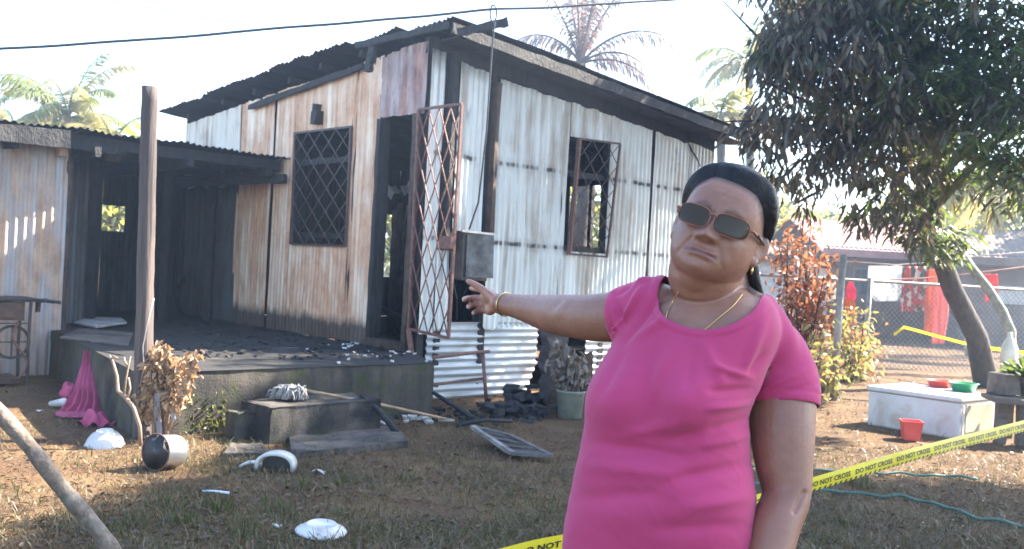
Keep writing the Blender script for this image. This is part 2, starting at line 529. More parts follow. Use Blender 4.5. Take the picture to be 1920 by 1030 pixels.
def corr(name, mat, parent, P, ud, vd, nd, u0, u1, lo, hi, nv=9, amp=.009, pitch=.076, warp=.014, seed=0.0, per=7, off=0.0, smooth=True):
    if not callable(lo): lo = (lambda c: (lambda u: c))(lo)
    if not callable(hi): hi = (lambda c: (lambda u: c))(hi)
    nu = max(3, int(math.ceil((u1 - u0) / pitch * per)))
    def fn(i, j):
        u = u0 + (u1 - u0) * i
        l, h = lo(u), hi(u)
        v = l + (h - l) * j
        d = amp * math.sin(2 * math.pi * u / pitch) + warp * mnoise.noise(V((u * 1.5, v * 1.1, seed))) + off
        d += warp * 0.5 * mnoise.noise(V((u * 5, v * 2.2, seed + 9)))
        return P + ud * u + vd * v + nd * d
    def uvf(i, j):
        u = u0 + (u1 - u0) * i
        l, h = lo(u), hi(u)
        return (u, l + (h - l) * j)
    mb = MB().grid(fn, nu, nv, uvf)
    if ud.cross(vd).dot(nd) < 0: mb.f = [tuple(reversed(f)) for f in mb.f]
    return mb.build(name, mat, parent, smooth)
def rag(base, amp, freq, seed):
    return lambda u: base + amp * mnoise.noise(V((u * freq, seed, 0.3))) + amp * .5 * mnoise.noise(V((u * freq * 3, seed, 4.3)))
_sc = [0]
def wallL(w0, w1, lo, hi, mat, **kw):
    _sc[0] += 1
    return corr('wall_sheet', M[mat], house, O0, B, Z, -A, min(w0, w1), max(w0, w1), lo, hi, seed=_sc[0] * 3.7, off=0.012 * (_sc[0] % 2), **kw)
def wallR(u0, u1, lo, hi, mat, **kw):
    _sc[0] += 1
    return corr('wall_sheet', M[mat], house, O0, A, Z, -B, min(u0, u1), max(u0, u1), lo, hi, seed=_sc[0] * 3.7, off=0.012 * (_sc[0] % 2), **kw)

# ---- wall with the door and the diamond barred window
topL = lambda d, s: (lambda w: zroof(0, w) - d + 0.035 * mnoise.noise(V((w * 6, s, 0))))
wA, wB_, wC, wD = tL(455, 230)[0], tL(511, 300)[0], tL(518, 300)[0], tL(551, 350)[0]
wW1, wW0 = tL(549, 350)[0], tL(657, 350)[0]
wDr1, wDr0 = tL(703, 430)[0], tL(776, 430)[0]
zw1, zw0 = tL(605, 243)[1], tL(598, 460)[1]
zd = tL(740, 217)[1]
low = FLOOR + .01
wallL(wA + .03, WE, rag(2.25, .03, 4, 1), topL(.15, 1), 'gable_sheet')
wallL(wB_, wA + .06, rag(low, .012, 5, 2), topL(.14, 2), 'rust_sheet')
wallL(wW1 - .02, wC, rag(low, .012, 5, 3), topL(.14, 3), 'rust_sheet')
wallL(wW0 - .02, wW1, zw1, topL(.15, 4), 'rust_sheet')
wallL(wW0 - .02, wW1 + .02, rag(low, .012, 5, 4), zw0, 'rust_sheet')
def jamb(v): return v
wallL(wDr1, wW0 + .02, rag(low, .012, 5, 6), topL(.13, 5), 'rust_sheet', warp=.03)
wallL(0.02, wDr1 + .02, lambda w: zd - .02 + .02 * w + .02 * mnoise.noise(V((w * 8, 2, 2))), topL(.14, 6), 'lintel_sheet', warp=.03)
wallL(wA + .02, WE - .1, rag(low, .02, 5, 7), 2.3, 'smoke_shade_sheet')
# ---- wall with the barred window that faces the yard
topR = lambda d, s: (lambda u: zroof(u, 0) - d + 0.03 * mnoise.noise(V((u * 6, s, 5))))
r = lambda px, py=350: tR(px, py)[0]
zb = tR(930, 615)[1]
zx1, zx0 = tR(1100, 262)[1], tR(1100, 474)[1]
zhole = tR(875, 525)[1]
wallR(0.01, r(823), rag(zb - .05, .02, 6, 11), topR(.22, 1), 'white_sheet')
wallR(r(852), r(908, 300), rag(zhole, .06, 7, 13), topR(.26, 3), 'white_sheet')
wallR(r(822), r(848), rag(zb, .03, 9, 12), tR(835, 470)[1], 'white_sheet', warp=.03)
wallR(r(931, 300), r(1052, 300), rag(zb, .02, 8, 14), topR(.28, 4), 'white_sheet')
wallR(r(905, 560), r(934, 560), rag(zb, .05, 8, 15), tR(920, 440)[1], 'white_sheet')
wallR(r(1050, 300), r(1063, 350), rag(zb, .02, 8, 16), topR(.28, 5), 'white_sheet')
wallR(r(1062, 350), r(1142, 350), zx1, topR(.27, 6), 'white_sheet')
wallR(r(1060, 350), r(1143, 350), rag(zb, .02, 8, 17), zx0, 'white_sheet')
wallR(r(1141, 350), r(1217, 350), rag(zb, .02, 8, 18), topR(.27, 7), 'white_sheet')
wallR(r(1224, 350), r(1292, 350), rag(zb, .02, 8, 19), topR(.27, 8), 'white_sheet')
wallR(r(1289, 350), UE, rag(zb, .02, 8, 20), lambda u: zroof(u, 0) - .25 - .04 * max(0, (u - UE + .5)), 'white_sheet')
# low sheets nailed on sideways below
def baseR(u0, u1, z0, z1):
    _sc[0] += 1
    return corr('base_sheet', M['base_sheet'], house, O0, Z, A, -B, z0, z1, u0, u1, nv=16, amp=.011, warp=.03, seed=_sc[0] * 2.1, off=-.012)
u_b0, u_b1 = tR(800, 700)[0] - .02, tR(1006, 690)[0]
baseR(u_b0, u_b1, .30, zb + .06)
_sc[0] += 1
corr('base_sheet', M['base_sheet'], house, O0, Z, A, -B, -.03, .34, u_b0 + .05, lambda z: u_b1 - .55 * max(0, .32 - z), nv=16, amp=.011, warp=.03, seed=77, off=.006)
baseR(tR(1065, 690)[0], UE, -.03, .36)
baseR(tR(1065, 690)[0] + .3, UE, .33, zb + .06)
# ---- charred frame showing in the gaps
def stud(name, p0, p1, w, h, mat='char', seed=0, n=10):
    return MB().plank(p0, p1, w, h, up=A if abs((V(p1) - V(p0)).normalized().dot(Z)) > .9 else Z, n=n, seed=seed).build(name, M[mat], house)
for i, (w, zt) in enumerate(((wC + .02, 0), (wA + .05, 0), (WE - .04, 0), (wDr1 - .03, 0), (wDr0 + .03, -.1), (wW0, 0), (wW1, 0))):
    stud('wall_stud', HP(.05, w, low), HP(.05, w, zroof(0, w) - .15 + zt), .075, .075, seed=i)
for i, (u, dz) in enumerate(((r(836, 300) + 0, 0), (r(920, 300), 0), (r(1057), 0), (r(1143), 0), (r(1221), 0), (UE - .05, -.05), (r(1290), 0))):
    stud('wall_stud', HP(u, .055, .1), HP(u, .055, zroof(u, 0) - .18 + dz), .085 if i > 1 else .12, .075, seed=20 + i)
stud('corner_post', HP(.06, .06, .2), HP(.06, .06, zroof(0, 0) - .1), .10, .10, seed=40)
stud('outer_post', HP(r(841, 200), -.05, tR(841, 470)[1]), HP(r(841, 200), -.05, zroof(.3, 0) - .2), .11, .05, seed=41)
stud('outer_post', HP(r(921, 280), -.035, tR(905, 520)[1]), HP(r(921, 280), -.035, zroof(.9, 0) - .35), .10, .05, 'char_brown', seed=42)
for i, z in enumerate((1.62, 2.47)):
    stud('batten', HP(.1, .06, z), HP(UE, .06, z), .05, .07, seed=50 + i, n=24)
    stud('batten', HP(.06, wDr1, z), HP(.06, WE, z), .05, .07, seed=54 + i, n=24)
# door frame
stud('door_jamb', HP(-.02, wDr0 + .0, FLOOR), HP(-.02, wDr0 + .0, zd - .02), .07, .09, 'char_brown', seed=60)
stud('door_jamb', HP(.0, wDr1 - .02, FLOOR), HP(.0, wDr1 - .02, zd - .02), .06, .08, seed=61)
stud('door_sill', HP(-.03, wDr0, FLOOR + .05), HP(-.03, wDr1, FLOOR + .05), .09, .08, 'char_brown', seed=62)
# wall plates and rafters
stud('wall_plate', HP(-.06, tL(690, 120)[0], zroof(0, tL(690, 120)[0]) - .20), HP(-.06, tL(478, 180)[0], zroof(0, tL(478, 180)[0]) - .24), .05, .06, seed=63)
stud('wall_plate', HP(.06, .1, zroof(0, 0) - .2), HP(.06, WE, zroof(0, WE) - .2), .09, .12, seed=64, n=24)
stud('wall_plate', HP(0, .06, zroof(0, 0) - .18), HP(UE, .06, zroof(UE, 0) - .18), .09, .16, seed=65, n=24)
for i, w in enumerate((.4, 1.15, 1.9, 2.7, 3.5, 4.3, WE - .1)):
    stud('rafter', HP(-.04 - .03 * (i % 3), w, zroof(-.05, w) - .06), HP(UE + .2, w, zroof(UE + .2, w) - .06), .06, .08, seed=70 + i, n=24)
stud('fascia_board', HP(.0, -.33, zroof(0, -.33) - .10), HP(tR(1385, 250)[0] + .02, -.33, zroof(UE + .3, -.33) - .09), .03, .11, seed=80, n=30)
stud('soffit_board', HP(.1, -.16, zroof(.1, -.16) - .13), HP(UE + .25, -.16, zroof(UE + .25, -.16) - .13), .28, .02, seed=81, n=30)
stud('barge_board', HP(-.03, -.3, zroof(-.03, -.3) - .07), HP(-.23, tL(703, 80)[0], zroof(-.23, tL(703, 80)[0]) - .06), .03, .07, seed=82, n=10)
stud('charred_rafter_end', at(858, 62, O.y - .25), at(953, 41, O.y - .28), .06, .075, seed=83)
stud('hanging_batten', at(700, 88, O.y + .3), at(690, 135, O.y + .3), .10, .05, seed=84)
# ---- roof sheets, laid from the door side to the far side
slope_u, slope_w = (A + Z * SU), (B + Z * SW)
P_roof = V((O0.x, O0.y, zroof(0, 0)))
nrm = slope_u.cross(slope_w).normalized()
w = -.30
i = 0
while w < WE + .3:
    w1 = w + .78
    e = rag(-.02 - .25 * min(1.0, max(0.0, w + .3) / 1.6), .04, 5, 90 + i)
    corr('roof_sheet', M['roof'], house, P_roof, slope_w, slope_u, nrm, w - (.10 if i else .05), min(w1, WE + .35), e, UE + .30, nv=20, amp=.011, warp=.018, seed=i * 5.1, off=.012 * (i % 2) + .012)
    w = w1
    i += 1
# ---- inside: sooty back walls with burnt-out openings, floor
MB().grid(lambda i, j: HP(.02 + (UE - .04) * i, .02 + (WE - .04) * j, FLOOR - .005 + .012 * mnoise.noise(V((i * 20, j * 20, 0)))), 40, 40).build('floor', M['ash'], house, True)
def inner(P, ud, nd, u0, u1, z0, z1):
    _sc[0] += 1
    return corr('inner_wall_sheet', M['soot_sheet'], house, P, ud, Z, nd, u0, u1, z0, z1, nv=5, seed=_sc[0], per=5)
PB, PS = O0 + B * WE, O0 + A * UE
def sight_plane(px, py, back):
    p = onplane(px, py, PB if back else PS, B if back else A)
    return ((p - O0).dot(A) if back else (p - O0).dot(B)), p.z
b0, bz1 = sight_plane(724, 402, True); b1, bz0 = sight_plane(741, 520, True)
b0, b1 = min(b0, b1), max(b0, b1)
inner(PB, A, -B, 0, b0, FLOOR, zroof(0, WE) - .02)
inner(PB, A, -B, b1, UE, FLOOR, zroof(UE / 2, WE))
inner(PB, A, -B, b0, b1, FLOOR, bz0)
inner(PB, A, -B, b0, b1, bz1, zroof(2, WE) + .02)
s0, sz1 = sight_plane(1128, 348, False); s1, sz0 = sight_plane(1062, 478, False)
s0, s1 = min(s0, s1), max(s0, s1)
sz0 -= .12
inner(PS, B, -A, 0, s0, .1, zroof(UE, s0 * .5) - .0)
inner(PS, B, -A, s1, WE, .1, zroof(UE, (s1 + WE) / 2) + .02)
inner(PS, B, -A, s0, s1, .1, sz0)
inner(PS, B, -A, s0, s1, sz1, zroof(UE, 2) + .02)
stud('window_post', HP(UE, s0 + (s1 - s0) * .28, sz0), HP(UE, s0 + (s1 - s0) * .28, sz1), .07, .06, seed=87)
# partition of half burnt boards, seen through the doorway
for i in range(7):
    q = at(739 + i * 8, 440, O.y + 2.6)
    bq = V((q.x, q.y, FLOOR))
    stud('partition_board', bq, bq + Z * (1.55 + .12 * math.sin(i * 2.3)), .10, .02, 'char_brown', seed=88 + i)
q0, q1 = at(724, 362, O.y + 2.5), at(772, 352, O.y + 2.5)
MB().grid(lambda i, j: q0.lerp(q1, i) + Z * (.10 * (j - .5) * (1 + .6 * math.sin(i * 9)) + .02 * math.sin(i * 23)) + V((0, .06 * math.sin(i * 14 + j * 3), 0)), 24, 5).build('ceiling_scrap', simple('pale scorched lining', (.28, .27, .26), (.5, .5, .5), 10, .8), house, True)
for i, px in enumerate((742, 768)):
    q = at(px, 560, O.y + 2.2)
    stud('fallen_beam', V((q.x, q.y, FLOOR)), V((q.x + .25, q.y + .6, FLOOR + 1.0 + i * .4)), .07, .07, 'char_brown', seed=97 + i)
MB().bar(at(709, 575, O.y + 2), at(775, 610, O.y + 1.2), .05, .06).build('fallen_beam', M['char_brown'], house)

# ---- diamond lattices
def lattice(name, c, nd, nx_, ny_, mat, parent, rad=.006, frame=.014, jit=.004):
    """c: four corners tl, tr, br, bl of a burglar screen; its welded bars cross as tall diamonds"""
    tl, tr, br, bl = c
    P = lambda s, t: (tl.lerp(tr, s)).lerp(bl.lerp(br, s), t)
    fr = MB()
    for a, b in ((tl, tr), (tr, br), (br, bl), (bl, tl)):
        fr.bar(a, b, frame * 1.6, frame * 1.6, up=nd)
    fo = fr.build(name, mat, parent)
    lb = MB()
    k = ny_ / nx_
    for dirn in (1, -1):
        for i in range(-ny_, nx_ + ny_ + 1):
            pts = []
            for q in range(13):
                t = q / 12
                s = i / nx_ + dirn * t * ny_ / nx_
                if -1e-6 <= s <= 1 + 1e-6: pts.append((s, t))
            # exact clip to the frame
            segs = []
            s0_, s1_ = i / nx_, i / nx_ + dirn * ny_ / nx_
            ta, tb = 0.0, 1.0
            lo_, hi_ = sorted((s0_, s1_))
            if hi_ <= 0 or lo_ >= 1: continue
            f = lambda s: (s - s0_) / (s1_ - s0_)
            cand = sorted((f(0.0), f(1.0)))
            ta, tb = max(0, cand[0]), min(1, cand[1])
            if tb - ta < .01: continue
            a = P(s0_ + (s1_ - s0_) * ta, ta) + nd * (rad * dirn)
            b = P(s0_ + (s1_ - s0_) * tb, tb) + nd * (rad * dirn)
            mid = (a + b) / 2 + nd * rnd.uniform(-jit, jit) * 2
            lb.tube([a, mid, b], rad, 5)
    lb.build('lattice_bars', mat, fo, True)
    return fo
c = [onplane(px, py, O - A * .03, A) for px, py in ((553, 250), (658, 238), (648, 462), (546, 458))]
lattice('window_grille', c, -A, 4, 5, M['dark_bar'], house, .007)
c = [onplane(px, py, O - B * d, B) for px, py, d in ((1084, 260, .06), (1163, 270, .12), (1138, 482, .15), (1064, 476, .05))]
lattice('window_grille', c, -B, 3, 5, M['dark_bar'], house, .006)
MB().bar(onplane(1088, 262, O - B * .07, B), onplane(1069, 476, O - B * .06, B), .03, .02, up=B).build('window_grille_bar', M['rust_bar'], house)
dgl = O.y + .02
c = [at(785, 206, dgl), at(866, 195, dgl - .42), at(841, 634, dgl - .38), at(766, 617, dgl)]
ndg = (c[1] - c[0]).cross(Z).normalized()
dg_ = lattice('door_grille', c, ndg, 4, 6, M['rust_bar'], house, .0075, .016)
MB().box(at(838, 455, dgl - .39), (.16, .05, .12), math.atan2(-.42, .45)).build('lock_box', M['rust_bar'], dg_)
MB().bar(c[3] + V((0, 0, 0)), at(772, 662, dgl), .07, .05).build('hinge_post', M['rust_bar'], dg_)
# ---- meter box, its open lid and the wires
mbx = MB()
pm = tR(868, 480)
mbx.box(HP(pm[0], -.10, pm[1]), (.34, .20, .50), math.atan2(A.y, A.x))
mo = bev(mbx.build('meter_box', simple('scorched box steel', (.035, .033, .034), (.12, .09, .075), 9, .55, .3, metal=.3), house), .008)
ld = [onplane(px, py, O - B * d, B) for px, py, d in ((876, 440, .215), (926, 436, .26), (924, 522, .26), (872, 520, .215))]
lid = MB().add(ld, [(0, 1, 2, 3)])
solid(lid.build('lid', simple('bare grey steel', (.03, .031, .033), (.19, .20, .21), 6, .5, .3, metal=.5), mo), .012)
MB().bar(onplane(866, 433, O - B * .24, B), onplane(927, 440, O - B * .27, B), .025, .02).build('lit_edge_bar', simple('pale lit edge', (.5, .48, .44), (.65, .6, .55), 9, .4, metal=.4), mo)  # pale bar stands in for the sunlit top edge of the box
for i, (a, b_) in enumerate((((848, 520), (856, 600)), ((893, 522), (886, 560)), ((880, 522), (868, 552)))):
    MB().tube([onplane(a[0], a[1], O - B * .08, B), onplane((a[0] + b_[0]) / 2 + 5, (a[1] + b_[1]) / 2, O - B * .14, B), onplane(b_[0], b_[1], O - B * .05, B)], .007, 5).build('burnt_wire', M['cable'], mo)
# hooded light above the left window, crack in the sheet
pl = tL(601, 222)
MB().box(HP(-.05, pl[0], pl[1]), (.10, .12, .15), math.atan2(A.y, A.x), jit=.012).box(HP(-.04, pl[0] + .01, pl[1] + .11), (.08, .07, .10), math.atan2(A.y, A.x), jit=.01).build('burnt_lamp_housing', M['char'], house)
MB().tube([onplane(x, y, O - B * .03, B) for x, y in ((1288, 262), (1296, 280), (1306, 296), (1313, 312))], [.008, .012, .01, .006], 5).build('curled_sheet_strip', M['char'], house)

# ================================================================ porch slab and steps
def concrete(name, c0, c1, moss=0.0, soot=0.0):
    m = Mat(name)
    p = m.co()
    f = m.noise(p, 3.0, 7, 0.65, .3)
    c = m.ramp(f, [(.3, c0), (.7, c1)])
    c = m.mix(m.ramp(m.noise(m.map(p, (6, 6, .8)), 1.5, 4, .6), [(.45, 0.0), (.65, .6)]), c, tuple(x * .45 for x in c0))
    if moss: c = m.mix(m.ramp(m.noise(p, 5.5, 6, .7), [(.56 - moss * .1, 0.0), (.66 - moss * .1, .85)]), c, (.045, .055, .018))
    if soot: c = m.mix(m.ramp(m.noise(p, 1.7, 6, .65, .5), [(.62 - soot * .4, 0.0), (.75 - soot * .4, .95)]), c, (.016, .015, .015))
    pit = m.noise(p, 60, 5, .7)
    return m.out(c, .92, 0, m.bump(m.math('ADD', pit, m.noise(p, 9, 5, .6)), .7, .012))
M['porch'] = concrete('porch concrete', (0.0390, 0.0328, 0.0273), (0.1053, 0.0874, 0.0702), .6, .25)
M['porch_top'] = concrete('sooty porch floor', (.10, .085, .075), (.26, .215, .18), 0, .92)
M['step'] = concrete('step concrete', (0.0468, 0.0406, 0.0343), (0.1131, 0.0952, 0.0780), .25, .40)
M['slab'] = concrete('flag concrete', (0.0858, 0.0686, 0.0562), (0.1560, 0.1287, 0.1076), .1, .25)
porch = thing('concrete_porch', 'raised concrete porch floor black with soot in front of the burnt house', 'porch', (-2, 9, 0))
PA, PBR = gnd(258, 700, FLOOR), gnd(815, 681, FLOOR)
PD = gnd(112, 624, FLOOR)
foot = [PA, PBR, HP(-.01, .03, 0), HP(-.01, WE + .1, 0), HP(-.01, WE + 1.2, 0), V((PD.x - 2.2, PD.y + 2.6, 0)), PD]
def slab_mesh(foot, z0, z1, step=.12, rough=.012, seed=1.0):
    side = MB()
    n = len(foot)
    for k in range(n):
        a, b_ = V(foot[k]), V(foot[(k + 1) % n])
        L = (b_ - a).length
        nu = max(2, int(L / step)); nv = max(2, int((z1 - z0) / .06))
        nn = (b_ - a).cross(Z).normalized()
        def fn(i, j):
            p = V((a.x, a.y, 0)).lerp(V((b_.x, b_.y, 0)), i)
            z = z0 + (z1 - z0) * j
            edge = min(i, 1 - i) * L
            q = rough * mnoise.noise(V((p.x * 4, p.y * 4, z * 5 + seed))) if edge > .01 else 0
            ch = -.012 * max(0, 1 - (z1 - z) / .03) if j > .9 else 0
            return p + nn * (q + ch) + Z * z
        side.grid(fn, nu, nv)
    return side
side = slab_mesh(foot, -.05, FLOOR - .004)
side.build('edge_wall', M['porch'], porch, True)
top = MB()
top.add([V((p.x, p.y, FLOOR)) for p in foot], [tuple(range(len(foot)))])
me = top.mesh('floor_top')
bm = bmesh.new(); bm.from_mesh(me)
bmesh.ops.triangulate(bm, faces=bm.faces)
for _ in range(5): bmesh.ops.subdivide_edges(bm, edges=[e for e in bm.edges if e.calc_length() > .14], cuts=1)
for v in bm.verts:
    if not v.is_boundary: v.co.z += .010 * mnoise.noise(v.co * 3) + .006 * mnoise.noise(v.co * 9)
bm.to_mesh(me); bm.free()
me.polygons.foreach_set('use_smooth', [True] * len(me.polygons))
link_mesh('floor_top', me, M['porch_top'], porch)

def block(name, label, cat, foot, z0, z1, mat, seed):
    t = slab_mesh(foot, z0, z1, .08, .014, seed)
    cx = sum((V((p.x, p.y, 0)) for p in foot), V()) / len(foot)
    n = len(foot)
    t.grid(lambda i, j: (V((foot[0].x, foot[0].y, z1)).lerp(V((foot[1].x, foot[1].y, z1)), i)).lerp(V((foot[3].x, foot[3].y, z1)).lerp(V((foot[2].x, foot[2].y, z1)), i), j) + Z * (-.003 + .012 * mnoise.noise(V((i * 5, j * 4, seed)))), 14, 8)
    o = t.build(name, M[mat], None, True)
    return tag(o, label, cat)
s0p, s1p = gnd(505, 834), gnd(712, 812)
dB = B * .46
s0p.z = s1p.z = 0
block('concrete_step', 'grey concrete step block standing against the front of the porch', 'step', [s0p, s1p, s1p + dB, s0p + dB], -.03, .265, 'step', 3)
f = [gnd(548, 862), gnd(765, 838), gnd(742, 806), gnd(540, 822)]
block('flagstone', 'flat grey concrete flag on the ground before the step', 'flagstone', f, -.03, .045, 'slab', 5)
b0p, b1p = gnd(440, 826), gnd(494, 824)
block('concrete_block', 'small upright concrete block left of the porch step', 'block', [b0p, b1p, b1p + B * .16, b0p + B * .16], -.03, .20, 'step', 9)
f = [gnd(418, 858), gnd(500, 858), gnd(492, 838), gnd(430, 838)]
block('flat_stone', 'flat brown stone in the grass right of the cooking pot', 'stone', f, -.03, .03, 'slab', 12)
# ================================================================ the shed with the burnt awning
shed = thing('burnt_shed', 'low shed of grey corrugated iron with a blackened awning roof at left', 'shed', (-5.5, 10.5, 0))
def shedpart(name, mb, mat, smooth=False): return mb.build(name, M[mat], shed, smooth)
SC = gnd(110, 689, .08)                    # right end of its front wall
SP0 = V((SC.x, SC.y, 0))
zst = onplane(104, 272, SC, B).z
for i in range(4):
    corr('wall_sheet', M['shed_sheet'], shed, SP0, A, Z, -B, -.80 * (i + 1) - .05, -.80 * i, rag(-.02, .02, 4, 30 + i), zst + .05, seed=40 + i * 3, off=.01 * (i % 2), amp=.013, pitch=.085, warp=.02)
MB().bar(SP0 + Z * 0 + A * .02 + B * .03, SP0 + A * .02 + B * .03 + Z * (zst + .02), .06, .06).build('corner_post', M['char_brown'], shed)
corr('wall_sheet', M['smoke_shade_sheet'], shed, SP0, B, Z, A, .04, 3.4, .1, zst, seed=61, amp=.012, pitch=.085)
# smoked panel standing just inside the awning
q0, q1 = at(112, 440, SC.y + .75), at(170, 440, SC.y + 1.2)
qd = (V((q1.x, q1.y, 0)) - V((q0.x, q0.y, 0)))
corr('wall_sheet', M['smoke_shade_sheet'], shed, V((q0.x, q0.y, 0)), qd.normalized(), Z, qd.normalized().cross(Z), 0, qd.length, .45, 2.45, seed=63, amp=.010)
# back wall with a small hole, and dark lining
BW = O0 + B * (WE + .6)
BL = V((SC.x - 4.0, SC.y + 1.9, 0))
q = onplane(208, 411, BW, B)
ub, zbk = (q - BW).dot(A), q.z
for u0, u1, z0, z1 in ((ub + .19, 1.0, .3, 2.75), (ub - 3.2, ub - .13, .3, 2.75), (ub - .13, ub + .19, .3, zbk - .17), (ub - .13, ub + .19, zbk + .19, 2.75)):
    corr('back_wall_sheet', M['soot_sheet'], shed, BW, A, Z, -B, u0, u1, z0, z1, nv=4, seed=u0 * 3)
corr('back_wall_sheet', M['soot_sheet'], shed, BW + A * (ub - 3.2), B, Z, A, -4.2, 0, .0, 2.6, nv=4, seed=3)
corr('back_wall_sheet', M['soot_sheet'], shed, BW + A * (.2), B, Z, -A, -.65, 0, .3, 2.7, nv=4, seed=5)
# awning roof
E1 = tL(546, 297)
ER = HP(-.03, E1[0], E1[1])
edge = lambda k: ER - A * k
zed = ER.z
EL = onplane(0, 226, ER, B)
sl_u = (EL.z - ER.z) / ((EL - ER).dot(A))
Pr = V((ER.x, ER.y, zed))
ua, va = (A + Z * sl_u), (B - Z * .015)
un = ua.cross(va).normalized()
u = 0.0
for i in range(8):
    corr('roof_sheet', M['roof'], shed, Pr, ua, va, un, u - .82, u + .02, rag(-.03 if i else .0, .06, 6, 120 + i), 4.4, nv=16, amp=.012, warp=.03, seed=70 + i * 2, off=.012 * (i % 2))
    u -= .78
def sb(name, p0, p1, w, h, mat='char', seed=0, n=16): return MB().plank(p0, p1, w, h, n=n, seed=seed).build(name, M[mat], shed)
for i, d in enumerate((.12, .9, 1.8, 2.8, 3.8)):
    sb('roof_beam', Pr + ua * -.05 + va * d - Z * .09, Pr + ua * -5.6 + va * d - Z * .09, .06, .12, seed=140 + i)
for i, k in enumerate((-.25, -1.2, -2.2, -3.0, -4.0)):
    sb('rafter', Pr + ua * k + va * .0 - Z * .19, Pr + ua * k + va * 4.3 - Z * .17, .07, .10, seed=150 + i)
sb('fascia_board', onplane(-160, 232, EL - B * .05, B), onplane(131, 262, EL - B * .05, B), .05, .17, 'char', 160)
sb('fascia_board', onplane(131, 268, EL + B * .1, B), onplane(235, 283, EL + B * .1, B), .05, .11, 'char', 161)
MB().bar(onplane(108, 283, SC - B * .08, B), onplane(124, 284, SC - B * .05, B), .06, .10).build('bare_block', simple('bare pale timber', (.33, .2, .12), (.45, .28, .18), 9), shed)
p_ = onplane(212, 285, EL + B * .3, B)
MB().box(p_, (.16, .05, .20), math.atan2(A.y, A.x)).build('hanging_block', M['char_brown'], shed)
sb('awning_beam', at(300, 345, ER.y + 1.0), at(535, 335, ER.y - .1), .07, .10, 'char', 162)
for i, (px, py, d, l) in enumerate(((484, 320, .25, .35), (365, 347, 1.2, .16))):
    p0 = at(px - l * 90, py + 5, ER.y + d); p1 = at(px + l * 80, py - 5, ER.y + d - .1)
    MB().grid(lambda a, b_: p0.lerp(p1, a) + Z * (.035 * (b_ - .5) * (1 + math.sin(a * 5))) + V((0, .03 * math.sin(a * 17), 0)), 14, 3).build('pale_awning_strip', simple('pale awning iron', (.4, .4, .42), (.6, .6, .6), 9, .4, metal=.4), shed)  # pale wavy strip under the awning roof
for i, (px, Yp) in enumerate(((176, SC.y + 1.2), (312, O.y + 2.6), (395, O.y + 3.2))):
    q = at(px, 450, Yp)
    sb('awning_post', V((q.x, q.y, FLOOR)), V((q.x, q.y, 2.45)), .09, .09, 'char', 165 + i)
sb('leaning_board', gnd(318, 570, FLOOR + .02), at(345, 520, 13.0), .06, .03, 'smoke_shade_sheet', 168)

# rubble under the awning: pale sheets and blocks lying on the porch
M['pale_board'] = simple('flaking pale board', (.30, .28, .26), (.62, .60, .57), 7, .85, .5, 30)
def debris(name, label, cat, pts, th, mat):
    mb = MB().add([V(p) for p in pts], [tuple(range(len(pts)))])
    o = solid(mb.build(name, M[mat]), th, -1)
    return tag(o, label, cat)
def gpts(lst, z): return [gnd(x, y, z) for x, y in lst]
debris('fallen_board', 'flaking white board lying on the porch between the shed and the round post', 'board', gpts([(138, 604), (180, 612), (238, 604), (228, 596), (170, 594)], FLOOR + .05), .02, 'pale_board')
debris('fallen_sheet', 'dull brown sheet lying flat on the left end of the porch', 'sheet', gpts([(112, 632), (240, 648), (250, 624), (150, 615)], FLOOR + .02), .015, 'slab')
for i, (px, py) in enumerate(((312, 577), (345, 578), (384, 576))):
    p = gnd(px, py + 12, FLOOR)
    o = MB().box(p + Z * .13, (.22, .08, .26), .5 + i * .3, M=Matrix.Rotation(.5 + .4 * i, 4, 'Z') @ Matrix.Rotation(-.5, 4, 'X'), jit=.02).build('concrete_brick', M['smoke_block'] if 'smoke_block' in M else M['step'])
    tag(o, ('smoke grey brick leaning at the dark back of the porch nearest the round post', 'middle smoke grey brick of three leaning at the dark back of the porch', 'smoke grey brick at the dark back of the porch nearest the rusty wall')[i], 'brick', 'bricks leaning at the back of the porch')

# ================================================================ round timber post
pb = gnd(266, 822); pt = at(281, 163, pb.y)
n = 26
pm_ = MB()
rings = []
for i in range(n + 1):
    t = i / n
    c0 = V((pb.x, pb.y, -.1)).lerp(pt, t)
    rr = .064 - .008 * t
    rings.append([c0 + V((math.cos(a), math.sin(a), 0)) * rr * (1 + .07 * mnoise.noise(V((math.cos(a) * 2, math.sin(a) * 2, t * 9))) + (.10 * mnoise.noise(V((math.cos(a) * 5, math.sin(a) * 5, t * 30))))) for a in [2 * math.pi * k / 20 for k in range(20)]])
pm_.loft(rings)
def postmat():
    m = Mat('weathered scorched post')
    p = m.co()
    f = m.noise(m.map(p, (22, 22, 1.1)), 1, 6, .65, .3)
    c = m.ramp(f, [(.3, (0.0400, 0.0304, 0.0280)), (.55, (0.1000, 0.0760, 0.0680)), (.75, (0.1760, 0.1400, 0.1200))])
    z = m.sep(p)[2]
    ch = m.noise(m.map(p, (6, 6, 1.6)), 1.3, 5, .7)
    s = m.ramp(m.math('ADD', m.math('MULTIPLY', z, .20), ch), [(.72, 0.0), (.92, .8)])
    c = m.mix(s, c, (.05, .038, .036))
    return m.out(c, .85, 0, m.bump(f, .9, .02))
post = thing('timber_post', 'tall bare round timber post at the near corner of the porch', 'post', (pb.x, pb.y, 0))
pm_.build('post', postmat(), post, True)
wr = [at(278 - 6 * math.sin(i * .9), 560 + i * 24, pb.y - .075) for i in range(8)]
MB().tube([at(288, 560, pb.y - .05), at(276, 610, pb.y - .075), at(268, 650, pb.y - .08), at(270, 690, pb.y - .085), at(263, 722, pb.y - .09)], .004, 5).build('loose_wire', simple('grey wire', (.35, .34, .33), (.5, .48, .45), 9, .4, metal=.5), post, True)

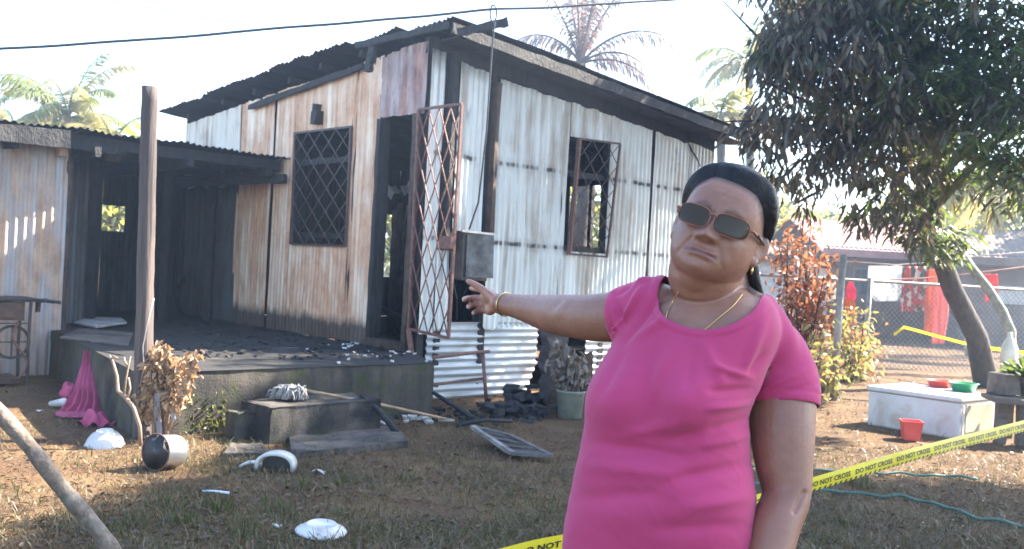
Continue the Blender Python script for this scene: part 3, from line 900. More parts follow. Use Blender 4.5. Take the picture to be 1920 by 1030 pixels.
# ================================================================ overhead cables
def wire(name, label, pts, rad, mat='cable', sub=10, wob=.012):
    out = []
    for i in range(len(pts) - 1):
        for k in range(sub):
            t = k / sub
            p = V(pts[i]).lerp(V(pts[i + 1]), t)
            out.append(p + Z * (wob * mnoise.noise(V((p.x * 1.6, p.y, 1.0)))))
    out.append(V(pts[-1]))
    o = MB().tube(out, rad, 6).build(name, M[mat], None, True)
    return tag(o, label, 'cable')
hx = 9.15
wire('power_cable', 'thick dark power cable slung across the sky over the house roof', [at(-900, 160, 8.2), at(0, 92, 8.6), at(240, 77, 8.7), at(560, 51, 8.9), at(930, 18, hx), at(1300, -2, 10.2), at(1900, -60, 12)], .013, sub=16)
wire('faint_wire', 'thin pale wire high in the sky over the palms', [at(150, -8, 15), at(300, 18, 14.5), at(380, 32, 14.2), at(470, 48, 14)], .006)
lp = [at(925 + 6 * math.sin(a), 26 - 17 * math.cos(a), hx) + V((0, .02 * math.cos(a), 0)) for a in [i * math.pi / 8 for i in range(-7, 8)]]
lp2 = [at(925, 48, hx)] + lp + [at(927, 50, hx - .02), at(922, 100, hx), at(912, 250, hx - .02), at(897, 380, hx + .1), at(880, 430, hx + .3)]
wire('service_wire', 'looped service wire dropping from the roof corner to the meter box', lp2, .008, sub=3, wob=.004)
# ================================================================ things lying about the yard
def enamelmat():
    m = Mat('dusty white enamel'); p = m.co()
    c = m.ramp(m.noise(p, 7, 4), [(.3, (.44, .43, .41)), (.7, (.60, .59, .58))])
    c = m.mix(m.ramp(m.noise(p, 13, 6, .7, .5), [(.52, 0.0), (.72, .40)]), c, (.26, .21, .16))
    return m.out(c, .38, 0, m.bump(m.noise(p, 30, 4), .12, .01))
M['enamel'] = enamelmat()
M['alu'] = simple('dull aluminium', (.42, .43, .45), (.62, .63, .65), 5, .32, .15, 40, metal=.85)
M['pot_inside'] = simple('dark pot inside', (.02, .02, .022), (.07, .065, .06), 6, .6, .3)  # near-black colour for the inner faces of pot and basin
M['iron'] = simple('old cast iron', (.03, .024, .024), (.09, .06, .05), 18, .6, .4, 60)
M['desk'] = simple('scorched desk timber', (.025, .016, .012), (.12, .06, .035), 7, .65, .5, 40, stretch=(.4, 2, 2))
def frame_axes(d):                        # a matrix whose Z runs along d
    d = V(d).normalized()
    return d.to_track_quat('Z', 'Y').to_matrix().to_4x4()

# sewing table by the shed
tl_ = gnd(48, 724)
Yt = tl_.y
zt_ = at(45, 562, Yt).z
tb = thing('sewing_table', 'burnt treadle sewing table with iron legs standing against the shed wall', 'table', tl_)
dx, dy = A, B
tp = lambda a_, b_, z: V((tl_.x, tl_.y, 0)) + A * a_ + B * b_ + Z * z
MB().plank(tp(-.85, .12, zt_), tp(.06, .12, zt_), .42, .03, n=10, rough=.006, seed=1).build('table_top', M['char'], tb)
MB().plank(tp(.05, .14, zt_ - .005), tp(.27, .14, zt_ - .02), .36, .022, n=6, rough=.008, seed=2).build('table_leaf', M['char'], tb)
MB().box(tp(-.32, .1, zt_ - .105), (.52, .34, .17), math.atan2(A.y, A.x), jit=.006).build('drawer_box', M['desk'], tb)
MB().box(tp(-.34, -.078, zt_ - .105), (.40, .012, .12), math.atan2(A.y, A.x), jit=.004).build('drawer_front', M['desk'], tb)
MB().box(tp(.10, .08, zt_ - .07), (.035, .05, .10), math.atan2(A.y, A.x), jit=.006).build('hinge_block', M['desk'], tb)
for a_, b_ in ((0, -.04), (0, .26), (-.72, -.04), (-.72, .26)):
    MB().tube([tp(a_, b_, 0), tp(a_ - .01, b_, .35), tp(a_, b_, zt_ - .02)], [.016, .013, .015], 6).build('leg', M['iron'], tb)
for z in (.28, zt_ - .22):
    MB().bar(tp(0, -.04, z), tp(-.72, -.04, z), .022, .012).build('cross_rail', M['iron'], tb)
ring = [tp(-.14, .0, .42) + (A * math.cos(t) + Z * math.sin(t)) * .15 for t in [i * math.pi / 10 for i in range(21)]]
wh = MB().tube(ring, .013, 6, cap=False)
for i in range(4):
    wh.bar(ring[i * 5], tp(-.14, .0, .42), .012, .012)
wh.build('treadle_wheel', M['iron'], tb)
sc = [tp(-.08 + .07 * math.sin(t * 6), -.045, .08 + .52 * t) for t in [i / 16 for i in range(17)]]
MB().tube(sc, .012, 6).build('scroll_brace', M['rust_bar'], tb)
MB().box(tp(-.18, .06, .07), (.20, .26, .05), math.atan2(A.y, A.x) + .1, jit=.01).build('treadle', M['desk'], tb)

# pink cloth hung over the porch edge
M['pink_cloth'] = simple('faded pink cloth', (0.3200, 0.0440, 0.1040), (0.4640, 0.0800, 0.1680), 5, .85, .25, 60)
def clothgrid(rows, nu=40, fold=.03, nf=5, seed=0, depth=0.0):
    """rows of (left px, right px, py, depth Y) read from the photograph's outline; folds run down the cloth"""
    L = [at(a, y, d) for a, b_, y, d in rows]; Rr = [at(b_, y, d) for a, b_, y, d in rows]
    m = len(rows) - 1
    def fn(i, j):
        k = min(int(j * m), m - 1); t = j * m - k
        t = t * t * (3 - 2 * t) * .5 + t * .5
        p = L[k].lerp(L[k + 1], t).lerp(Rr[k].lerp(Rr[k + 1], t), i)
        w = (Rr[k].lerp(Rr[k + 1], t) - L[k].lerp(L[k + 1], t)).length
        d = fold * min(1, w / .3) * (.75 * math.sin(i * nf * 6.28 + seed + 2.6 * mnoise.noise(V((i * 2.2, j * 2.0, seed + 5)))) + 1.1 * mnoise.noise(V((i * 5, j * 3.2, seed))) + .5 * mnoise.noise(V((i * 11, j * 9, seed + 3))))
        return p + V((0, -d - depth * math.sin(math.pi * i), .3 * d * math.sin(j * 9)))
    return MB().grid(fn, nu, m * 6)
pk = thing('pink_cloth', 'pink cloth hanging over the left edge of the concrete porch', 'cloth', gnd(160, 790))
o = clothgrid([(161, 180, 652, 8.95), (157, 183, 660, 8.62), (153, 187, 684, 8.5), (146, 191, 708, 8.36), (139, 197, 734, 8.2), (127, 203, 757, 8.05), (108, 209, 777, 7.95)], 64, .042, 5.5, 1, .05).build('cloth', M['pink_cloth'], pk, True)
o = clothgrid([(104, 160, 772, 7.9), (106, 170, 778, 7.75), (118, 160, 783, 7.65)], 24, .02, 3, 2).build('cloth_hem', M['pink_cloth'], pk, True)
c0 = gnd(178, 797)
MB().grid(lambda i, j: c0 + V((.13 * (i - .5) * 1.7 + .02 * math.sin(j * 9), .16 * (j - .5), .10 * math.sin(math.pi * i) * math.sin(math.pi * j) + .022 * math.sin(i * 13 + j * 7) + .012)), 22, 14).build('cloth_bunch', M['pink_cloth'], pk, True)
c0 = gnd(127, 760); c0.z += .12
MB().grid(lambda i, j: c0 + V((math.sin(math.pi * j) * math.cos(6.28 * i) * .075, math.sin(math.pi * j) * math.sin(6.28 * i) * .06, .075 * math.cos(math.pi * j))) * (.85 + .55 * mnoise.noise(V((math.cos(6.28 * i) * 1.6, math.sin(6.28 * i) * 1.6, j * 4)))), 18, 10).build('cloth_knot', M['pink_cloth'], pk, True)
lb = gnd(118, 766)
o = MB().tube([lb + V((-.12, .02, .03)), lb + V((0, 0, .05)), lb + V((.13, -.03, .02))], [.02, .04, .02], 7).build('bone_grey_stick', M['pale_board'], None, True)
o.name = 'driftwood'
tag(o, 'short pale piece of wood lying beside the pink cloth', 'wood')

# bowls, pot, lids
def lathe_thing(name, label, cat, M4, prof, mat, inner=None, n=32, wob=.03):
    e = MB().lathe(prof, M4, n, wob, len(name)).build(name, M[mat], None, True)
    return tag(e, label, cat)
bp = gnd(197, 836)
Mb = Matrix.Translation(bp + Z * .005) @ Matrix.Rotation(R(7), 4, 'X')
lathe_thing('enamel_bowl', 'upturned white enamel bowl on the ground by the porch corner', 'bowl', Mb, [(.128, .0), (.132, .008), (.126, .014), (.112, .045), (.085, .08), (.058, .094), (.055, .104), (.050, .104), (.048, .094), (0.001, .092)], 'enamel')
pc = gnd(303, 880); pc.z = .108
pot = thing('cooking_pot', 'dented aluminium cooking pot lying on its side below the porch', 'pot', gnd(303, 880))
axd = V((-.42, -.88, .10)).normalized()
Mp = Matrix.Translation(pc + axd * .045) @ frame_axes(axd)
MB().lathe([(.078, -.175), (.096, -.165), (.103, -.14), (.104, .0), (.106, .004), (.112, .006), (.112, .012)], Mp, 36, .02, 3).build('body', M['alu'], pot, True)
MB().lathe([(.0005, -.163), (.09, -.158), (.100, -.12), (.101, .008), (.112, .0125)], Mp, 36).build('inside', M['pot_inside'], pot, True)
rimp = [Mp @ V((.112 * math.cos(t), .112 * math.sin(t), .012)) for t in [i * math.pi / 18 for i in range(37)]]
MB().tube(rimp, .004, 6, cap=False).build('rim', M['rust_bar'], pot, True)
pp = gnd(602, 1001)
lathe_thing('white_plate', 'upturned white plate lying on the grass nearest the camera', 'plate', Matrix.Translation(pp + Z * .01) @ Matrix.Rotation(R(3), 4, 'Y') @ Matrix.Rotation(R(4), 4, 'X'), [(.124, .0), (.127, .006), (.120, .013), (.092, .026), (.078, .034), (.074, .041), (.069, .041), (.066, .034), (.0005, .033)], 'enamel')
bk = thing('broken_basin', 'curved white broken basin piece lying on the grass', 'basin', gnd(515, 882))
q = gnd(515, 884)
arc = [q + V((.105 * math.cos(t), .02, .004 + .098 * max(0, math.sin(t)) ** .55)) for t in [math.pi * i / 14 for i in range(15)]]
bm_ = MB().loft([[p + V((0, -.05, 0)), p + V((0, .07, .0)), p + V((0, .07, .0)) + (p - q - Z * .03).normalized() * .018, p + V((0, -.05, 0)) + (p - q - Z * .03).normalized() * .022] for p in arc])
bm_.build('rim', M['enamel'], bk, True)
MB().grid(lambda i, j: q + V((.095 * math.cos(math.pi * i) * (1 - .02 * j), .04, .006 + .085 * math.sin(math.pi * i) ** .6 * j)), 14, 4).build('inside', M['pot_inside'], bk, True)
q = gnd(472, 879)
o = MB().loft([[q + V((-.075 + .15 * t, -.03 + .05 * t, .012 + .03 * math.sin(3 * t))) + V((0, math.cos(a) * .022, math.sin(a) * .014)) * (1 - .5 * abs(t - .4)) for a in [i * math.pi / 4 for i in range(8)]] for t in [k / 8 for k in range(9)]]).build('basin_handle', M['enamel'], None, True)
o.name = 'white_shard'
tag(o, 'narrow white shard lying left of the curved broken basin', 'shard')
q0, q1 = gnd(372, 921, .02), gnd(430, 925, .02)
tag(MB().tube([q0, q0.lerp(q1, .5) + Z * .006, q1], [.005, .007, .008], 6).build('plastic_stick', simple('pale blue plastic', (.45, .5, .55), (.6, .65, .7), 9, .4), None, True), 'thin pale blue stick lying in the grass below the cooking pot', 'stick')
for i, (px, py, s_) in enumerate(((597, 888, .05), (716, 795, .07), (520, 989, .03), (75, 772, .03))):
    q = gnd(px, py)
    o = MB().grid(lambda a, b_: q + V((s_ * (a - .5) * 1.6, s_ * (b_ - .5), .012 + s_ * .35 * math.sin(a * 4 + i) * (1 - b_ * .4) * abs(math.sin(b_ * 3 + 1)))), 9, 6).build('paper_scrap', M['enamel'], None, True)
    solid(o, .004)
    tag(o, ('small white scrap on the bare grass in front of the flagstone', 'white torn scrap at the right foot of the concrete step', 'tiny white scrap in the grass left of the plate', 'tiny white scrap on dark soil left of the pink cloth')[i], 'scrap', 'white scraps')

# long branch leaning across the lower left corner
ba, bb = gnd(222, 1052), at(-330, 345, 3.7)
pts = [ba.lerp(bb, t) + V((0, 0, .012 * math.sin(t * 11))) + V((.008 * math.sin(t * 23), 0, 0)) for t in [i / 24 for i in range(25)]]
def branchmat():
    m = Mat('weathered branch'); p = m.co()
    f = m.noise(p, 16, 6, .65, .4)
    c = m.ramp(f, [(.3, (.07, .052, .04)), (.5, (.17, .13, .10)), (.68, (.30, .24, .19))])
    c = m.mix(m.ramp(m.noise(p, 7, 4, .6), [(.5, 0.0), (.62, .7)]), c, (.20, .20, .165))
    return m.out(c, .85, 0, m.bump(m.noise(p, 40, 5, .7), .8, .012))
bt = thing('leaning_branch', 'mottled bare branch leaning across the lower left corner', 'branch', ba)
MB().tube(pts, [.036 - .012 * i / 24 + .003 * math.sin(i * 2.1) for i in range(25)], 12).build('branch', branchmat(), bt, True)
q = ba.lerp(bb, .045)
MB().tube([q, q + V((-.07, -.02, -.05)), q + V((-.10, -.02, -.09))], [.016, .012, .008], 6).build('side_shoot', M['bark'], bt, True)

# mop
mh = at(540, 748, 7.45); mh.z = .285
mp = thing('mop', 'grey string mop lying on the step with its long wooden handle down', 'mop', mh)
hp1 = gnd(849, 789, .03)
h0 = mh + V((.10, .02, .06))
MB().tube([h0, h0.lerp(hp1, .5) + Z * .01, hp1], .014, 7).build('handle', simple('worn handle wood', (.16, .10, .06), (.36, .25, .16), 10, .6), mp, True)
ms = MB()
for i in range(260):
    a = rnd.uniform(0, 6.28); rr_ = rnd.uniform(.03, .15)
    e = mh + V((math.cos(a) * rr_ * 1.0, math.sin(a) * rr_ * .7, -.005))
    t = mh + V((.02 + rnd.uniform(-.03, .05), rnd.uniform(-.03, .03), .085 + rnd.uniform(-.03, .02)))
    mid = t.lerp(e, .55) + Z * rnd.uniform(.02, .05) + V((math.cos(a) * .03, 0, 0))
    ms.tube([t + V((rnd.gauss(0, .03), rnd.gauss(0, .02), -rnd.uniform(0, .03))), mid + V((rnd.gauss(0, .015), rnd.gauss(0, .015), 0)), e + V((rnd.gauss(0, .01), rnd.gauss(0, .01), 0))], [.006, .007, .004], 4)
ms.build('mop_head', simple('grey mop yarn', (.22, .21, .20), (.42, .41, .40), 30, .95, .6, 120), mp, True)

# charred sticks, fallen window panel, leaning rail frame
def stick(name, label, cat, pts, r0, r1, mat='char'):
    n_ = len(pts)
    o = MB().tube(pts, [r0 + (r1 - r0) * i / (n_ - 1) for i in range(n_)], 6).build(name, M[mat], None, True)
    return tag(o, label, cat)
q0, q1 = at(676, 742, 7.75), gnd(748, 816, .02)
stick('charred_stick', 'charred black stick leaning down over the right end of the step', 'stick', [q0, q0.lerp(q1, .45) + V((.01, 0, .02)), q1], .016, .026)
q0, q1 = at(812, 736, 8.75), gnd(893, 788, .02)
stick('charred_stick', 'charred black stick leaning in the corner of porch and iron wall', 'stick', [q0, q0.lerp(q1, .5), q1], .018, .022)
q0, q1 = gnd(855, 798, .03), gnd(960, 790, .05)
stick('charred_stick', 'charred black stick lying on the ash heap behind the fallen screen', 'stick', [q0, q0.lerp(q1, .5) + Z * .03, q1], .02, .018)
fp = [gnd(886, 806, .10), gnd(960, 856, .02), gnd(1034, 861, .02), gnd(955, 822, .06)]
fw = thing('fallen_screen', 'burnt framed screen lying flat on the grass right of the step', 'panel', fp[1])
pn = MB().grid(lambda i, j: fp[0].lerp(fp[1], i).lerp(fp[3].lerp(fp[2], i), j) + Z * (.014 + .008 * mnoise.noise(V((i * 4, j * 4, 2)))), 16, 12)
solid(pn.build('board', simple('blistered black board', (.012, .012, .014), (.10, .10, .105), 5, .45, .7, 22), fw, True), .012)
for i in range(4):
    a_, b_ = fp[i], fp[(i + 1) % 4]
    MB().plank(a_ + Z * .022, b_ + Z * .022, .035, .025, n=8, rough=.003, seed=i).build('frame_bar', simple('pale flaked frame %d' % i, (.06, .055, .05), (.34, .32, .30) if i == 0 else (.13, .12, .11), 8, .7, .5), fw)
for i in range(1, 4):
    MB().bar(fp[0].lerp(fp[1], i / 4) + Z * .026, fp[3].lerp(fp[2], i / 4) + Z * .026, .012, .01).build('glazing_bar', M['char_brown'], fw)
rf = thing('rail_frame', 'rusty pipe rail frame leaning on the low corrugated wall beside the porch', 'rail', gnd(912, 772))
Yr = gnd(912, 770).y
P_ = lambda px, py, d=0: at(px, py, Yr + d)
for nm, a_, b_, r_ in (('top_rail', P_(812, 671, -.5), P_(917, 659, -.03), .017), ('upright', P_(905, 661, -.05), P_(913, 768), .018), ('middle_rail', P_(812, 722, -.45), P_(905, 710, -.03), .014), ('foot_rail', P_(868, 775, -.2), P_(915, 769), .012)):
    MB().tube([a_, a_.lerp(b_, .5) + Z * .004, b_], r_, 7).build(nm, M['rust_bar'], rf, True)

# stump of the burnt post and the bucket planter
sq0, sq1 = gnd(1040, 782), None
stm = thing('charred_post', 'thick charred post standing against the low iron wall behind the bucket', 'post', sq0)
MB().plank(sq0 - Z * .05 + V((0, .25, 0)), at(1040, 618, sq0.y + .25), .27, .12, up=-B, n=12, rough=.02, seed=6).build('post', simple('purple brown charred post', (.03, .022, .022), (.10, .07, .065), 7, .8, .8, 30), stm)
wd = thing('leaning_board', 'rusty brown board leaning beside the charred post behind the bucket', 'board', gnd(1092, 775))
MB().plank(gnd(1090, 772) + V((0, .2, 0)), at(1092, 668, sq0.y + .4), .30, .03, up=-B, n=8, rough=.01, seed=9).build('board', M['char_brown'], wd)
bq = gnd(1068, 783)
bu = thing('planter_bucket', 'grey green bucket holding a withered plant by the iron wall', 'bucket', bq)
MB().lathe([(.105, 0), (.112, .004), (.132, .235), (.139, .24), (.139, .255), (.126, .255), (.122, .20)], Matrix.Translation(bq), 28, .02, 2).build('bucket', simple('dusty green grey plastic', (.15, .16, .125), (.26, .27, .22), 6, .6, .2), bu, True)
MB().lathe([(.125, .20), (.06, .215), (.0005, .22)], Matrix.Translation(bq), 20).build('soil', M['ash'], bu, True)

# ================================================================ yard beyond: freezer, basins, bench
fl, fr = gnd(1625, 797), gnd(1797, 826)
bkv = (fr - fl).normalized(); bkv = V((-bkv.y, bkv.x, 0))
zf = at(1630, 724, fl.y).z
fz = thing('chest_freezer', 'old white chest freezer cabinet lying in the yard with basins on it', 'freezer', fl)
dp = .74
M['freezer'] = (lambda m: m.out(m.mix(m.ramp(m.noise(m.co(), 4, 6, .65, .6), [(.50, 0.0), (.68, .7)]), m.ramp(m.noise(m.co(), 1.7, 4), [(.3, (.48, .47, .45)), (.7, (.64, .63, .61))]), (.36, .27, .18)), .4, 0, m.bump(m.noise(m.co(), 30, 4), .12, .01)))(Mat('aged white freezer enamel'))
def boxpoly(foot, z0, z1):
    n_ = len(foot)
    vs = [V((p.x, p.y, z0)) for p in foot] + [V((p.x, p.y, z1)) for p in foot]
    return MB().add(vs, [tuple(reversed(range(n_))), tuple(range(n_, 2 * n_))] + [(i, (i + 1) % n_, n_ + (i + 1) % n_, n_ + i) for i in range(n_)])
ft = [fl, fr, fr + bkv * dp, fl + bkv * dp]
bev(boxpoly(ft, .0, zf - .045).build('body', M['freezer'], fz), .02)
ex = (fr - fl).normalized()
ft2 = [fl - ex * .015 - bkv * .02, fr + ex * .02 - bkv * .02, fr + ex * .02 + bkv * (dp + .02), fl - ex * .015 + bkv * (dp + .02)]
bev(boxpoly(ft2, zf - .040, zf + .005).build('lid', M['freezer'], fz), .014, 3)
MB().box((fr + bkv * .37) + ex * .012 + Z * (zf * .5), (.012, .55, .25), math.atan2(ex.y, ex.x), jit=.003).build('end_panel', simple('yellowed end panel', (.30, .27, .2), (.45, .40, .3), 5), fz)
for t in (.05, .95):
    MB().bar(fr + bkv * dp * t + ex * .016 + Z * .03, fr + bkv * dp * t + ex * .016 + Z * (zf - .07), .03, .012, up=ex).build('end_trim', M['freezer'], fz)
M['red_plastic'] = simple('faded red plastic', (.50, .06, .05), (.66, .10, .08), 5, .4, .1)
M['green_plastic'] = simple('green plastic', (.02, .20, .10), (.04, .30, .16), 5, .35, .1)
def basin(name, label, px, py, r, h, mat, cat, sq=False, z0=0, tilt=0):
    p = gnd(px, py, z0)
    o = MB().lathe([(r * .68, 0), (r * .74, .004), (r * .97, h * .93), (r * 1.06, h * .95), (r * 1.06, h), (r * .93, h), (r * .70, .012), (.0005, .010)], Matrix.Translation(p + Z * .004) @ Matrix.Rotation(tilt, 4, 'X') @ Matrix.Rotation(.6, 4, 'Z'), 28 if not sq else 4, .015, 2).build(name, M[mat], None, not sq)
    if sq: bev(o, .012, 3)
    return tag(o, label, cat)
basin('red_basin', 'red plastic basin upturned on top of the white freezer', 1762, 727, .13, .07, 'red_plastic', 'basin', z0=zf)
basin('green_basin', 'green plastic basin on the right end of the white freezer', 1806, 735, .135, .085, 'green_plastic', 'basin', z0=zf)
basin('red_bucket', 'red plastic tub on the ground in front of the white freezer', 1707, 826, .125, .175, 'red_plastic', 'tub', True)
o = MB().grid(lambda a, b_: gnd(1838, 818) + V((.25 * (a - .5), .16 * (b_ - .5), .03 + .03 * math.sin(a * 5 + b_ * 3))), 8, 6).build('white_sheet_scrap', M['enamel'], None, True)
tag(solid(o, .006), 'white scrap on the ground at the right end of the freezer', 'scrap')
# bench
bs = gnd(1877, 832)
bn = thing('wooden_bench', 'rough dark timber bench at the right edge beside the freezer', 'bench', bs)
Yb = bs.y
M['bench'] = simple('grey weathered plank', (.07, .055, .045), (.17, .14, .115), 7, .85, .6, 40, stretch=(.4, 2, 2))
zs = at(1880, 747, Yb).z
MB().plank(at(1852, 745, Yb), at(2150, 775, Yb - .2), .42, .05, n=10, rough=.006, seed=3).build('seat', M['bench'], bn)
for px, dd in ((1878, 0), (1918, -.05), (1890, .38), (2120, .1)):
    q = at(px, 760, Yb + dd)
    MB().plank(V((q.x, q.y, 0)), V((q.x, q.y, zs - .02)), .085, .07, up=(0, 1, 0), n=5, rough=.005, seed=px).build('leg', M['bench'], bn)
q = at(1885, 735, Yb + .1); q.z = zs + .125
tag(bev(MB().box(q, (.22, .22, .19), .3, jit=.01).build('wooden_crate', M['bench'], None), .006), 'small dark wooden box standing on the rough bench', 'box')
q = at(1925, 735, Yb + .05); q.z = zs + .028
pp_ = thing('potted_plant', 'leafy plant in a dark pot at the right end of the bench', 'plant', q)
MB().lathe([(.07, 0), (.10, .16), (.108, .17), (.095, .17), (.09, .12), (.0005, .12)], Matrix.Translation(q), 20).build('pot', M['iron'], pp_, True)
rng = np.random.default_rng(5)
n_ = 160
th = rng.uniform(0, 6.28, n_); ph = rng.uniform(.1, 1.3, n_)
D = np.stack([np.cos(th) * np.cos(ph), np.sin(th) * np.cos(ph), np.sin(ph) * .8], 1)
Pn = np.array(q + Z * .16) + D * rng.uniform(.02, .2, (n_, 1))
link_mesh('foliage', leaf_mesh('plant leaves', Pn, D + rng.normal(0, .4, (n_, 3)), rng.normal(0, 1, (n_, 3)), .09, .05), M['green_leaf'], pp_)
# hoses
M['hose'] = simple('green hose', (.03, .10, .075), (.05, .16, .12), 6, .4, .1)
def hose(label, pxs):
    pts = [gnd(x, y, .02) for x, y in pxs]
    out = []
    for i in range(len(pts) - 1):
        for k in range(8):
            p = pts[i].lerp(pts[i + 1], k / 8)
            out.append(p + Z * (gz(p.x, p.y) + .006 * math.sin((i * 8 + k) * .9)) + V((0, .02 * math.sin((i * 8 + k) * .6), 0)))
    out.append(pts[-1])
    return tag(MB().tube(out, .010, 7).build('garden_hose', M['hose'], None, True), label, 'hose', 'green garden hoses')
hose('green hose nearest the freezer, ending on the ground under the tape', [(1400, 874), (1525, 881), (1625, 884), (1700, 887), (1765, 891), (1832, 898)])
hose('green hose nearest the camera, snaking out to the right edge', [(1400, 905), (1545, 918), (1620, 926), (1700, 932), (1765, 948), (1830, 972), (1930, 992), (2050, 1000)])

# ================================================================ chain link fence
fen = thing('chain_link_fence', 'rusty chain link fence across the yard behind the freezer', 'fence', gnd(1634, 704))
M['galv'] = simple('weathered galvanised pipe', (.20, .18, .16), (.36, .33, .30), 12, .55, .2, metal=.4)
def rail_pt(px):
    Yr_ = 15.6 + (px - 1632) * .0015
    return at(px, 520 + (px - 1500) * .055 if px < 1760 else 534.3 + (px - 1760) * .062, Yr_)
rp = [rail_pt(x) for x in (1380, 1500, 1632, 1760, 1850, 1940, 2100)]
MB().tube(rp, .024, 8).build('top_rail', M['galv'], fen, True)
for px in (1420, 1632, 2060):
    t = rail_pt(px)
    MB().tube([V((t.x - .03, t.y, -.05)), t + Z * .05], .042, 8).build('fence_post', M['galv'], fen, True)
fa, fb = rail_pt(1632), rail_pt(2060)
fa0, fb0 = V((fa.x - .03, fa.y, .02)), V((fb.x, fb.y, .02))
Lf = (fb0 - fa0).length
wm = MB()
hN = 1.42
spc = .085
ud = (fb0 - fa0).normalized()
for dirn in (1, -1):
    x = -hN
    while x < Lf + hN:
        xa, xb = (x, x + hN) if dirn > 0 else (x + hN, x)
        za, zb2 = 0.0, hN
        pts_ = []
        for k in range(9):
            t = k / 8
            xx = xa + (xb - xa) * t
            if 0 <= xx <= Lf: pts_.append(fa0 + ud * xx + Z * (.03 + hN * t) + V((0, .008 * (1 if k % 2 else -1), 0)))
        if len(pts_) > 1: wm.tube(pts_, .0042, 3, cap=False)
        x += spc
stuff(wm.build('wire_mesh', M['galv'], fen))
f1b = gnd(1562, 751); f1t = at(1581, 478, f1b.y)
tag(MB().tube([V((f1b.x, f1b.y, -.05)), f1t], .042, 10).build('steel_post', M['galv'], None, True), 'grey steel post standing in the yard in front of the red leaved shrub', 'post')

# clothes line and washing
cl = [at(1560, 488, 17.2), at(1680, 497, 17.2), at(1750, 492, 17.2), at(1840, 480, 16.8), at(1960, 470, 16.5)]
tag(MB().tube(cl, .010, 5).build('clothes_line', simple('pale cord', (.4, .3, .25), (.55, .42, .35), 9), None, True), 'pale upper washing line with white sheet and coloured clothes pegged on it', 'line')
tag(MB().tube([at(1500, 524, 16.9), at(1620, 527, 16.9), at(1750, 521, 16.9), at(1830, 512, 16.6), at(1960, 496, 16)], .014, 5).build('clothes_line', simple('reddish cord', (.35, .2, .15), (.5, .3, .22), 9), None, True), 'reddish lower washing line passing behind the leaning pale pole', 'line')
def cmat(name, c, tw=.45):
    m = Mat(name)
    m.out(m.ramp(m.noise(m.co(), 4, 4), [(.3, tuple(x * .8 for x in c)), (.7, c)]), .85, 0, m.bump(m.noise(m.co(), 50, 4), .2, .01))
    tr = m.n('ShaderNodeBsdfTranslucent'); m.put(tr.inputs[0], c)
    mx = m.n('ShaderNodeMixShader'); mx.inputs[0].default_value = tw
    m.t.links.new(m.b.outputs[0], mx.inputs[1]); m.t.links.new(tr.outputs[0], mx.inputs[2]); m.t.links.new(mx.outputs[0], m.o.inputs[0])
    return m.m
def patterned():
    m = Mat('patterned cloth'); uv = m.co('UV')
    w_ = m.n('ShaderNodeTexVoronoi'); m.put(w_.inputs['Vector'], m.map(uv, (9, 8, 1))); w_.inputs['Scale'].default_value = 1
    s_ = m.sep(w_.outputs['Color'])
    c = m.ramp(s_[0], [(0, (.5, .05, .06)), (.35, (.06, .12, .10)), (.6, (.55, .5, .45)), (.8, (.45, .1, .08)), (1, (.08, .16, .14))], 'CONSTANT')
    return m.out(c, .85)
def wash(name, label, cat, rows, mat, fold=.03, nf=3, seed=0):
    o = clothgrid(rows, 24, fold, nf, seed).build(name, mat, None, True)
    return tag(solid(o, .006), label, cat, 'washing on the line')
wash('white_sheet', 'white folded sheet hanging from the washing line behind the fence', 'sheet', [(1628, 1690, 499, 17.2), (1627, 1690, 530, 17.2), (1628, 1689, 552, 17.2), (1640, 1682, 565, 17.2)], cmat('white washing', (.88, .88, .87), .6), .02, 2, 1)
wash('patterned_shirt', 'red and green patterned shirt on the line beside the white sheet', 'shirt', [(1688, 1745, 500, 17.25), (1690, 1742, 530, 17.25), (1686, 1748, 560, 17.25), (1688, 1744, 584, 17.25)], patterned(), .03, 4, 2)
wash('orange_towel', 'narrow orange towel hanging between patterned shirt and pink garment', 'towel', [(1742, 1756, 505, 17.1), (1738, 1758, 540, 17.1), (1733, 1760, 585, 17.1), (1732, 1762, 622, 17.1)], cmat('orange washing', (.75, .28, .16)), .02, 2, 3)
wash('pink_garment', 'long salmon pink garment hanging lowest on the line', 'garment', [(1752, 1766, 535, 16.95), (1752, 1779, 560, 16.95), (1749, 1778, 600, 16.95), (1747, 1771, 645, 16.95)], cmat('salmon washing', (.80, .30, .28)), .025, 2, 4)
wash('green_cloth', 'dark green cloth on the line behind the pink garment', 'cloth', [(1752, 1790, 491, 17.4), (1755, 1795, 520, 17.4), (1757, 1797, 558, 17.4)], cmat('green washing', (.05, .17, .14)), .03, 3, 5)
wash('red_towel', 'red towel hanging on the line right of the leaning pole', 'towel', [(1846, 1872, 514, 16.4), (1847, 1873, 540, 16.4), (1846, 1870, 566, 16.4)], cmat('red washing', (.7, .12, .12)), .02, 2, 11)
wash('red_garment', 'red striped garment on the line left of the steel post', 'garment', [(1512, 1543, 525, 16.8), (1513, 1541, 550, 16.8), (1514, 1540, 576, 16.8)], patterned(), .02, 3, 6)
wash('white_garment', 'small white garment on the line nearest the steel post', 'garment', [(1545, 1566, 516, 16.9), (1543, 1568, 540, 16.9), (1546, 1566, 565, 16.9)], cmat('cream washing', (.75, .68, .6)), .02, 2, 7)
wash('pink_shirt', 'bright pink top hanging right of the steel post', 'shirt', [(1592, 1597, 528, 16.8), (1584, 1606, 545, 16.8), (1588, 1604, 562, 16.8)], cmat('pink washing', (.75, .12, .2)), .01, 2, 8)
wash('orange_garment', 'orange garment hanging under the bright pink top', 'garment', [(1583, 1602, 558, 16.85), (1584, 1606, 585, 16.85), (1590, 1604, 612, 16.85)], cmat('orange red washing', (.75, .25, .07)), .015, 2, 9)

